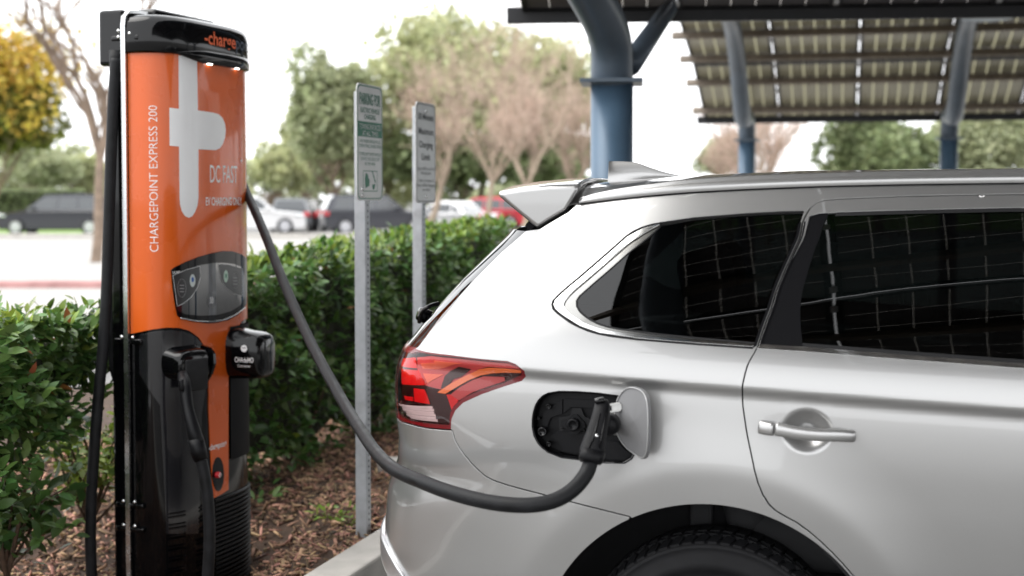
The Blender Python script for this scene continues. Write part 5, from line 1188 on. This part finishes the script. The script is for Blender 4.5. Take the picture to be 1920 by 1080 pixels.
# ---- bright frame running round the unit between front and back
fr = MB(); zz = [CZ0, zt_-.05, zt_-.012, zt_+.006]
path = [cs(-.0, -.012, CZ0), cs(0, -.012, 1.0), cs(0, -.012, zt_-.045), cs(0, -.006, zt_-.012), cs(0, .018, zt_+.010), cs(0, .08, zt_+.016), cs(0, CW, zt_+.018), cs(0, 2*CW-.08, zt_+.016), cs(0, 2*CW-.018, zt_+.010), cs(0, 2*CW+.006, zt_-.012), cs(0, 2*CW+.012, zt_-.045), cs(0, 2*CW+.012, CZ0)]
V = []
for k_, q in enumerate(path):
    o_ = nrm(np.array(q)-cs(0, CW, 1.1)); o_ = np.array([*EA, 0])*(-1 if k_ < 4 else 1 if k_ > 7 else 0)+np.array([0, 0, 1.0])*(1 if 3 < k_ < 8 else 0)
    for n_, d_ in ((-.009, -.006), (.009, -.006), (.010, .006), (-.010, .006)): V.append(np.array(q)+np.array([*EN, 0])*n_+o_*d_)
F = [[i*4+j, i*4+(j+1) % 4, (i+1)*4+(j+1) % 4, (i+1)*4+j] for i in range(len(path)-1) for j in range(4)]
obj('edge_frame', np.array(V), F, M['aluminium'], ks)
# ---- back shell: narrow column and the wide block under the cap
m_ = MB(); m_.add(*box_vf(cs(-.045, CW, (CZ0+1.98)/2), EAX, (.040, CW-.005, (1.98-CZ0)/2), .012)); m_.build('back_shell', M['gloss_black'], ks)
bc = MB(); b_hi = float(at(190, 33, 5.42)[2]); b_lo = float(at(190, 124, 5.42)[2])
bc.add(*box_vf(cs(-.068, CW, (b_hi+b_lo)/2+.012), EAX, (.058, CW+.006, (b_hi-b_lo)/2+.014), .016, 3)); back_cap = bc.build('back_cap', M['gloss_black'], ks, False)
obj('top_hump', *box_vf(cs(-.02, CW+.02, b_hi+.024), EAX, (.055, CW*.62, .022), .018, 3), M['gloss_black'], ks, True)
# fixing lugs with bright bolts on the edge, either side of the frame
def lug(z, dn, w=.030):
    o = obj('fixing_lug', *box_vf(cs(dn, -.004, z), EAX, (w, .008, .010), .004), M['gloss_black'], ks, True)
    for k in ((-.012, .012) if z > 2.1 and dn < 0 else (0,)):
        obj('bolt', *lathe_vf(cs(dn*.8, -.010, z+.016+k*1.0), (-EA[0], -EA[1], 0), [(0, .007), (.005, .006), (.0075, .002), (.0078, 0)], 14), M['steel'], ks, True)
for py_ in (70, 641, 950, 995):
    z = float(at(240, py_, 5.33)[2]); lug(z, -.030); lug(z, .034, .032)
# ---- screen
sc_px = [(320, 507), (325, 502), (345, 492), (370, 482), (395, 475), (415, 471), (432, 471), (448, 476), (459, 484), (460, 540), (459, 570), (452, 582), (440, 592), (425, 600), (405, 605), (385, 606), (360, 603), (340, 598), (332, 592), (328, 575), (323, 540)]
su = [K(*p) for p in sc_px]; bez = panel('screen_bezel', KS, su, M['gloss_black'], ks, step=.02, bstep=.008, off=.008, flange=.012)
di = [K(*p) for p in [(323, 516), (340, 507), (371, 497), (395, 493), (415, 492.5), (435, 495), (450, 501), (455, 520), (455, 556), (447, 572), (430, 583), (405, 590), (375, 592), (345, 589), (331, 582), (327, 560)]]
panel('display', KS, di, mat('display_glass', (.008, .008, .009), .04, 0, .7, coat=1.0, coat_r=.01, noise=.3, nscale=25), ks, step=.02, bstep=.008, off=.0092, flange=0)
bpy.data.materials['display_glass'].node_tree.nodes['Principled BSDF'].inputs['Coat IOR'].default_value = 2.1
wl = [K(*p) for p in [(322, 516), (345, 506), (371, 498.5), (372, 520), (366, 540), (355, 557), (342, 568), (330, 574)]]; wr = [K(*p) for p in [(405, 495), (425, 496), (450, 504), (450, 555), (435, 551), (420, 540), (410, 525)]]
Mg = mat('key_panel', (.022, .023, .024), .35, coat=.3, noise=.05)
for q in (wl, wr): panel('key_panel', KS, q, Mg, ks, step=.02, bstep=.006, off=.0100, flange=0); bead('key_panel_edge', KS, q, .0006, M['print_grey'], ks, off=.0102, closed=True, seg=4)
def oval(cx, cy, rx, ry, name, m, off, ringw=None):
    o_ = [K(cx+rx*math.cos(t), cy+ry*math.sin(t)) for t in np.linspace(0, 2*math.pi, 20, endpoint=False)]
    if ringw: bead(name, KS, o_, ringw, m, ks, off=off, closed=True, seg=4)
    else: panel(name, KS, o_, m, ks, step=.01, bstep=.004, off=off, flange=0)
Mdim = mat('key_print', (.25, .25, .25), .4, noise=.05)
oval(338, 540, 7.5, 17, 'key_ring', Mdim, .0106, .0007); oval(437, 526, 6, 15, 'key_ring', Mdim, .0106, .0007)
oval(357.5, 526, 5.2, 12, 'key_badge', mat('badge_white', (.55, .6, .58), .4, noise=.05), .0104); oval(419.5, 518, 4.2, 11.5, 'key_badge', mat('badge_mint', (.45, .6, .5), .4, noise=.05), .0104)
oval(357.5, 524, 2.4, 5, 'badge_mark', mat('badge_blue', (.03, .10, .35), .4, noise=.05), .0110); oval(419.5, 517, 1.8, 4.5, 'badge_mark', mat('badge_green', (.05, .22, .12), .4, noise=.05), .0110)
for (cx, cy) in ((338, 540), (437, 526)):
    m_ = MB()
    for k in range(3):
        a = K(cx-4, cy-6+k*6); b = K(cx+4, cy-6+k*6); q = np.array([a, b, [b[0], b[1]-.003], [a[0], a[1]-.003]]); m_.add(KS.P(q[:, 0], q[:, 1], .0106), [[0, 1, 2, 3]])
    m_.build('key_text', Mdim, ks)
bead('bezel_highlight', KS, [K(*p) for p in [(336, 596), (360, 601), (390, 603), (415, 600), (438, 590), (455, 577)]], .0022, M['chrome'], ks, off=.0095)
a_ = K(322, 513); print_on('lettering', KS, [('12.345', a_, .008, (1, .10), .03, .02)], M['print_white'], ks, .0106)
# contactless reader mark: curved bars in a ring
oval(393, 563, 8, 14, 'reader_ring', mat('reader_dim', (.10, .10, .10), .4, noise=.1), .0102, .0008)
for k in range(3): bead('reader_bar', KS, [K(390+k*2.2, 557), K(391+k*2.2, 563), K(390+k*2.2, 569)], .0008, M['print_grey'], ks, off=.0104, seg=4)
# ---- near holster (in use by the second plug) with its hood
def holster(px, py, w_, h_, d_, tilt, name='holster'):
    p, ax = KS.frame(px, py); out = ax[2]; up_ = ax[1]; rt = ax[0]; m = MB(); secs = []
    for t, k in ((0, 1.12), (.25, 1.06), (.6, 1.0), (.86, .95), (.96, .86), (1.0, .72)):
        r_ = []
        for a in np.linspace(0, 2*math.pi, 40, endpoint=False):
            c, s = math.cos(a), math.sin(a); r_.append(p+out*(d_*t-.02)+rt*w_*k*np.sign(c)*abs(c)**.55+up_*(h_*k*np.sign(s)*abs(s)**.72-tilt*t))
        secs.append(r_)
    V = np.array(secs).reshape(-1, 3); F = [[i*40+j, i*40+(j+1) % 40, (i+1)*40+(j+1) % 40, (i+1)*40+j] for i in range(5) for j in range(40)]+[[200+j for j in range(40)]]
    return obj(name, V, F, M['gloss_black'], ks, True), p, ax
# recess plate behind the near plug
rec = [K(*p) for p in [(262, 628), (290, 622), (320, 619), (345, 622), (365, 631), (378, 645), (385, 665), (386, 700), (383, 740), (377, 775), (372, 1000), (312, 1000), (300, 760), (262, 700)]]
panel('holster_plate', KS, rec, mat('holster_panel', (.010, .010, .012), .16, coat=.6, noise=.1), ks, step=.02, bstep=.01, off=.004, flange=.006)
h1_, hp1, hx1 = holster(345, 678, .085, .062, .095, .012)
# side flare with the connector symbol
p, ax = KS.frame(384, 690); fl_ = [hp1+hx1[0]*.075+hx1[2]*q[0]+hx1[1]*q[1] for q in [(.01, .06), (.06, .052), (.085, .03), (.088, -.01), (.07, -.05), (.03, -.095), (.0, -.12)]]
obj('holster_flare', *prism_vf(fl_, hx1[0]*.012), M['gloss_black'], ks)
for k in range(3): obj('plug_symbol', *lathe_vf(hp1+hx1[0]*.088+hx1[2]*.06+hx1[1]*(.022-.022*k), hx1[0], [(.009, 0), (.009, .001), (.006, .0012)], 16), M['print_grey'], ks)
obj('holster_mouth', *box_vf(hp1+hx1[2]*.072-hx1[1]*.045, hx1, (.055, .062, .008), .006), M['matte_black'], ks, True)
# ---- far holster
h2_, hp2, hx2 = holster(444, 660, .085, .098, .165, .012)
fc = hp2+hx2[2]*.1165+hx2[1]*-.008; tl = nrm(np.array([1.0, -.12, 0])); 
# lettering on the flat face turned towards the viewer: on its near side wall
wn = -hx2[0]; wo_ = hp2-hx2[0]*.0868+hx2[2]*.080
fax = np.array([hx2[2], hx2[1], -hx2[0]])
print_flat('lettering', [('CHAdeMO', 0, -.030, .020, .084, .01), ('Connector', 0, -.050, .011, .058, 0)], wo_+fax[2]*.001, fax, M['print_white'], ks, .0015)
obj('plug_symbol', *lathe_vf(wo_+fax[1]*.026+fax[2]*.0015, fax[2], [(0, .0012), (.014, .0012), (.0145, 0)], 20), M['print_grey'], ks)
for k in (-.004, .004): obj('plug_symbol_pin', *lathe_vf(wo_+fax[1]*.029+fax[0]*k+fax[2]*.0028, fax[2], [(0, .0004), (.0028, .0004), (.003, 0)], 10), M['hole'], ks)
# ---- cooling louvres and ribbed skirt
for k in range(8):
    z = float(K(330, 962+k*21)[1])
    for x0_, x1_ in ((316, 346), (372, 392)):
        a = K(x0_, 962)[0]; b = K(x1_, 962)[0]; u_ = np.linspace(a, b, 8)
        for kk in (0, 1):
            V = []
            for o_, dz in ((.003, .006), (.009, .003), (.009, -.001), (.003, -.004)): V.append(KS.P(u_, np.full(8, z+dz-kk*.014), o_))
            obj('louvre', np.concatenate(V), [[i*8+j, i*8+j+1, (i+1)*8+j+1, (i+1)*8+j] for i in range(3) for j in range(7)], M['gloss_black'], ks)
ua, ub = K(401, 950)[0], CUM-.03; zt0 = float(K(405, 938)[1])
for k in range(22):
    z = zt0-k*.0185; u_ = np.linspace(ua, ub, 24); V = []
    for o_, dz in ((0, .007), (.008, .005), (.010, .0), (.006, -.005), (0, -.007)): V.append(KS.P(u_, np.full(24, z+dz), o_))
    obj('louvre', np.concatenate(V), [[i*24+j, i*24+j+1, (i+1)*24+j+1, (i+1)*24+j] for i in range(4) for j in range(23)], M['black'], ks, True)
# side fin of the body beyond the orange strip
fu = np.linspace(K(430, 760)[0], CUM-.02, 16)
obj('side_panel', np.concatenate([KS.P(fu, np.full(16, 1.0), .006), KS.P(fu, np.full(16, .45), .006)]), [[j, j+1, 16+j+1, 16+j] for j in range(15)], M['pillar_black'], ks, True)
# base plinth


# ================================================================== PLUGS AND CABLES
def cable(name, pts, r, parent=None, n=10): return obj(name, *tube_vf(spline(pts, n), r, 16), M['cable'], parent, True)
# second plug hanging in the near holster
p2 = empty('charging_plug', hp1+hx1[2]*.05, 0, 'black plug hanging in the near holster of the charger, its cable dropping down', 'charging plug')
q = [at(x, y, Y) for x, y, Y in [(342, 702, 5.25), (347, 725, 5.19), (352, 765, 5.15), (362, 805, 5.12), (370, 830, 5.12)]]
obj('handle', *tube_vf(spline(q, 6), np.interp(np.linspace(0, 1, 25), [0, .15, .5, .8, 1], [.019, .023, .022, .027, .028]), 16), M['black'], p2, True)
obj('release_button', *box_vf(at(340, 722, 5.155), I3, (.009, .008, .022), .005), M['black'], p2, True)
obj('collar', *tube_vf([at(366, 822, 5.12), at(372, 846, 5.12), at(377, 862, 5.12)], [.030, .031, .026], 18), M['black'], p2, True)
cable('cable', [at(x, y, Y) for x, y, Y in [(372, 845, 5.12), (383, 890, 5.12), (390, 940, 5.12), (393, 1000, 5.12), (391, 1060, 5.12), (386, 1110, 5.13), (376, 1135, 5.15), (350, 1130, 5.2)]], .0225, p2)
# cable looped from the back of the cap
hang = [(218, 110), (213, 180), (208, 300), (204, 420), (200, 540), (194, 640), (185, 740), (177, 840), (171, 940), (170, 1030), (176, 1110), (196, 1150), (230, 1155)]
cb = empty('charging_cable', at(190, 1100, 5.34), 0, 'thick black cable hanging loose down the back edge of the orange charger', 'cable')
cable('cable', [at(x, y, 5.36-.03*math.sin(i/12*3.14)) for i, (x, y) in enumerate(hang)], .0215, cb)
obj('cable_gland', *tube_vf([at(219, 95, 5.37), at(218, 135, 5.37)], [.03, .026], 16), M['black'], cb, True)
hang2 = [(228, 118), (224, 220), (219, 360), (214, 500), (210, 600), (212, 680), (222, 720)]
cable('inner_cable', [at(x, y, 5.44) for x, y in hang2], .017, cb)
# the cable in use, charger to car
uc = empty('charging_cable', at(980, 945, 3.30), 0, 'thick black cable in use, sweeping from the charger to the plug in the silver car', 'cable')
run = [(1109, 862, 3.268), (1098, 890, 3.25), (1072, 920, 3.225), (1035, 940, 3.21), (985, 947.5, 3.21), (920, 942, 3.24), (850, 925, 3.31), (790, 903, 3.42), (740, 880, 3.58), (705, 848, 3.82), (672, 800, 4.1), (640, 748, 4.4), (600, 676, 4.7), (565, 605, 4.98), (530, 525, 5.24), (503, 455, 5.48), (482, 405, 5.68), (466, 370, 5.84), (448, 330, 5.96), (430, 300, 6.0)]
cable('cable', [at(*q) for q in run], .0182, uc, 12)
# plug in the car: head, grip, collar, strain relief
pg = [at(1131, 754, 3.345), at(1128, 773, 3.315), at(1123, 795, 3.30), at(1118, 815, 3.29), at(1113, 836, 3.28), at(1110, 853, 3.272)]
ang = np.linspace(0, 2*np.pi, 20, endpoint=False); shp = np.stack([np.sign(np.cos(ang))*np.abs(np.cos(ang))**.6, np.sign(np.sin(ang))*np.abs(np.sin(ang))**.6*.9], 1)
plug = obj('plug', *tube_vf(spline(pg, 6), np.interp(np.linspace(0, 1, 31), [0, .08, .3, .6, .9, 1], [.012, .019, .021, .024, .030, .030]), 20, shape=shp), M['black'], uc, True)
obj('plug_collar', *tube_vf([at(1112, 843, 3.275), at(1108, 862, 3.27), at(1107, 868, 3.268)], [.033, .033, .028], 20, shape=shp), M['black'], plug, True)
p, ax = CS.frame(1150, 791); m_ = MB(); m_.add(*lathe_vf(p, ax[2], [(.022, -.02), (.022, .045), (.027, .05), (.027, .085), (.020, .095), (0, .095)], 24)); m_.build('plug_nose', M['black'], plug, True)
obj('plug_latch', *box_vf(at(1124, 751, 3.325), [nrm([1, 0, .2]), [0, 1, 0], nrm([-.2, 0, 1])], (.012, .012, .006), .004), M['gloss_black'], plug, True)
for sgn in (-1, 1):
    obj('grip_rib', *tube_vf([at(1131+sgn*5, 775, 3.293), at(1122+sgn*7, 812, 3.266), at(1114+sgn*9, 840, 3.252)], .0018, 6), M['gloss_black'], plug, True)
obj('plug_screw', *lathe_vf(at(1119, 817, 3.266), (0, -1, .2), [(0, .002), (.0035, .002), (.0045, 0)], 12), M['steel'], plug, True)

# ================================================================== SIGN POSTS
def signpost(label, foot_px, Y, top_py, lines, sgn_top, sgn_bot, green):
    b = at(foot_px, 900, Y); b[2] = .05; zt2 = float(at(foot_px, top_py, Y)[2]); rz = math.atan2(HD[1], HD[0])
    a = np.array([*HD, 0]); nout = np.array([HN[0], HN[1], 0]); root = empty('signpost', (b[0], b[1], .05), 0, label, 'sign')
    w2 = .0255; m = MB(); ax3 = np.array([a, nout, [0, 0, 1]])
    m.add(*box_vf((b[0], b[1], (zt2+.05)/2), ax3, (w2, w2, (zt2-.05)/2), .003, 1)); post = m.build('post', M['galv'], root)
    # punched holes on the two faces in view
    k = 0; z = .10; hv = mesh_np('hole', lathe_vf((0, 0, 0), (0, 0, 1), [(.0058, 0), (.0, .0001)], 8)[0], lathe_vf((0, 0, 0), (0, 0, 1), [(.0058, 0), (.0, .0001)], 8)[1], False, [M['hole']])
    while z < zt2-.02:
        for dr in ((nout,) if True else ()):
            o = bpy.data.objects.new('hole', hv); COL.objects.link(o); o.parent = post
            q = np.array([b[0], b[1], z])+dr*(w2+.0008); zx = nrm(np.cross((0, 0, 1), dr))
            o.matrix_basis = ROOTM[root.name].inverted() @ Matrix([[zx[0], 0, dr[0], q[0]], [zx[1], 0, dr[1], q[1]], [zx[2], 1, dr[2], q[2]], [0, 0, 0, 1]]); k += 1
        z += .0254
    zb2 = float(at(foot_px, sgn_bot, Y)[2]); zs = float(at(foot_px, sgn_top, Y)[2]); H = zs-zb2; W = .29
    c = np.array([b[0], b[1], (zs+zb2)/2])+nout*(w2+.004)+a*(.015)
    rt = a; ax = np.array([rt, [0, 0, 1.0], nout])
    ol = []
    for sx, sy, t0 in ((1, 1, 0), (-1, 1, 90), (-1, -1, 180), (1, -1, 270)):
        for t in np.linspace(t0, t0+90, 6): ol.append((sx*(W/2-.03)+.03*math.cos(R(t)), sy*(H/2-.03)+.03*math.sin(R(t))))
    ol = np.array(ol)
    plate = obj('sign_plate', *prism_vf([c+x*rt+np.array([0, 0, y])-nout*.0015 for x, y in ol], nout*.003), M['sign'], root)
    bm = bmesh.new(); bm.from_mesh(plate.data); bmesh.ops.recalc_face_normals(bm, faces=bm.faces[:]); bm.to_mesh(plate.data); bm.free()
    ink = M['green_ink'] if green else M['dark_ink']
    bo = np.array([c+x*rt*.955+np.array([0, 0, y*.975])+nout*.0025 for x, y in ol]); bi = np.array([c+x*rt*.92+np.array([0, 0, y*.957])+nout*.0025 for x, y in ol]); n = len(ol)
    obj('sign_border', np.vstack([bo, bi]), [[i, (i+1) % n, n+(i+1) % n, n+i] for i in range(n)], ink, plate)
    yof = lambda py: (zs-(py-sgn_top)/(sgn_bot-sgn_top)*H)-c[2]
    main = []
    for s, py, hpx, wfrac, bold, style in lines:
        it = [(s, 0, yof(py), hpx/(sgn_bot-sgn_top)*H, W*wfrac, bold)]
        if style == 'band': 
            y0, y1 = yof(py+7), yof(py-24)
        main.append((it, style))
    for i, st in main:
        if st != 'white': print_flat('lettering', i, c, ax, ink, plate, .0028)
    wh_ = [i[0] for i, st in main if st == 'white']
    if wh_:
        y0, y1 = yof(257), yof(229); q = [c+rt*x+np.array([0, 0, y])+nout*.0027 for x, y in ((-W*.46, y0), (W*.46, y0), (W*.46, y1), (-W*.46, y1))]
        obj('sign_band', q, [[0, 1, 2, 3]], ink, plate); [print_flat('lettering', [i_], c, ax, M['sign'], plate, .0034) for i_ in wh_]
    return root, plate, c, ax, yof, W, H
r1, pl1, c1_, ax1, yo1, W1, H1 = signpost('metal signpost nearest the charger with green-banded electric vehicle parking sign', 681, 5.9, 172,
    [('PARKING FOR', 197, 21, .80, .02, 'g'), ('ELECTRIC VEHICLE', 212, 9, .74, .01, 'g'), ('CHARGING', 224, 9, .44, .01, 'g'), ('TOWING ENFORCED', 243, 10, .84, 0, 'white'), ('AT ALL TIMES', 255, 9, .60, 0, 'white'),
     ('UNATTENDED VEHICLES WILL BE', 268, 6, .80, 0, 'g'), ('TOWED AT VEHICLE OWNERS EXPENSE', 277, 6, .86, 0, 'g'), ('TO RECLAIM TOWED VEHICLES', 292, 6, .84, 0, 'g'), ('CONTACT LOCAL POLICE DEPT', 301, 6, .74, 0, 'g'), ('IN THIS AREA', 310, 6, .40, 0, 'g')], 159, 376, True)
# pictogram box on the green sign: car with a plug on the left, cable on the right
def flat_poly(name, pts, m, c, ax, parent, off=.0028): obj(name, [np.asarray(c)+ax[0]*x+ax[1]*y+ax[2]*off for x, y in pts], [list(range(len(pts)))], m, parent)
y0, y1 = yo1(359), yo1(320); bx = .080
for q in ([(-bx, y1), (bx, y1), (bx, y1-.003), (-bx, y1-.003)], [(-bx, y0), (bx, y0), (bx, y0+.003), (-bx, y0+.003)], [(-bx, y0), (-bx+.004, y0), (-bx+.004, y1), (-bx, y1)], [(bx-.004, y0), (bx, y0), (bx, y1), (bx-.004, y1)]): flat_poly('pictogram', q, M['green_ink'], c1_, ax1, pl1)
ym = (y0+y1)/2
flat_poly('pictogram', [(-.055, ym-.03), (-.012, ym-.02), (-.008, ym+.005), (-.02, ym+.012), (-.03, ym+.03), (-.05, ym+.035), (-.06, ym+.01)], M['green_ink'], c1_, ax1, pl1)
flat_poly('pictogram', [(.015, ym+.045), (.025, ym+.045), (.060, ym+.0), (.058, ym-.008), (.050, ym-.004)], M['green_ink'], c1_, ax1, pl1)
flat_poly('pictogram', [(.020, ym-.015), (.055, ym-.012), (.048, ym-.034), (.028, ym-.036)], M['green_ink'], c1_, ax1, pl1)
for yy in (yo1(355), yo1(366)): obj('bolt', *lathe_vf(c1_+ax1[1]*yy-ax1[0]*.09+ax1[2]*.002, ax1[2], [(0, .006), (.007, .005), (.008, 0)], 10), M['steel'], r1, True)
r2, pl2, c2_, ax2_, yo2, W2_, H2_ = signpost('farther metal signpost behind the car with black-lettered charging time limit sign', 787, 6.85, 200,
    [('30 Minutes', 225, 12, .76, .015, 'g'), ('Maximum', 252, 12, .74, .015, 'g'), ('Charging', 277, 12, .68, .015, 'g'), ('Limit', 300, 12, .42, .015, 'g'), ('Space will be used for', 319, 6, .84, 0, 'g'), ('this purpose', 327, 6, .50, 0, 'g'), ('Users in excess of', 341, 6, .74, 0, 'g'), ('limit will be charged', 350, 6, .84, 0, 'g'), ('or towed', 358, 6, .36, 0, 'g')], 193, 381, False)
for yy in (yo2(209), yo2(368)): obj('bolt', *lathe_vf(c2_+ax2_[1]*yy+ax2_[2]*.002, ax2_[2], [(0, .006), (.007, .005), (.008, 0)], 10), M['steel'], r2, True)
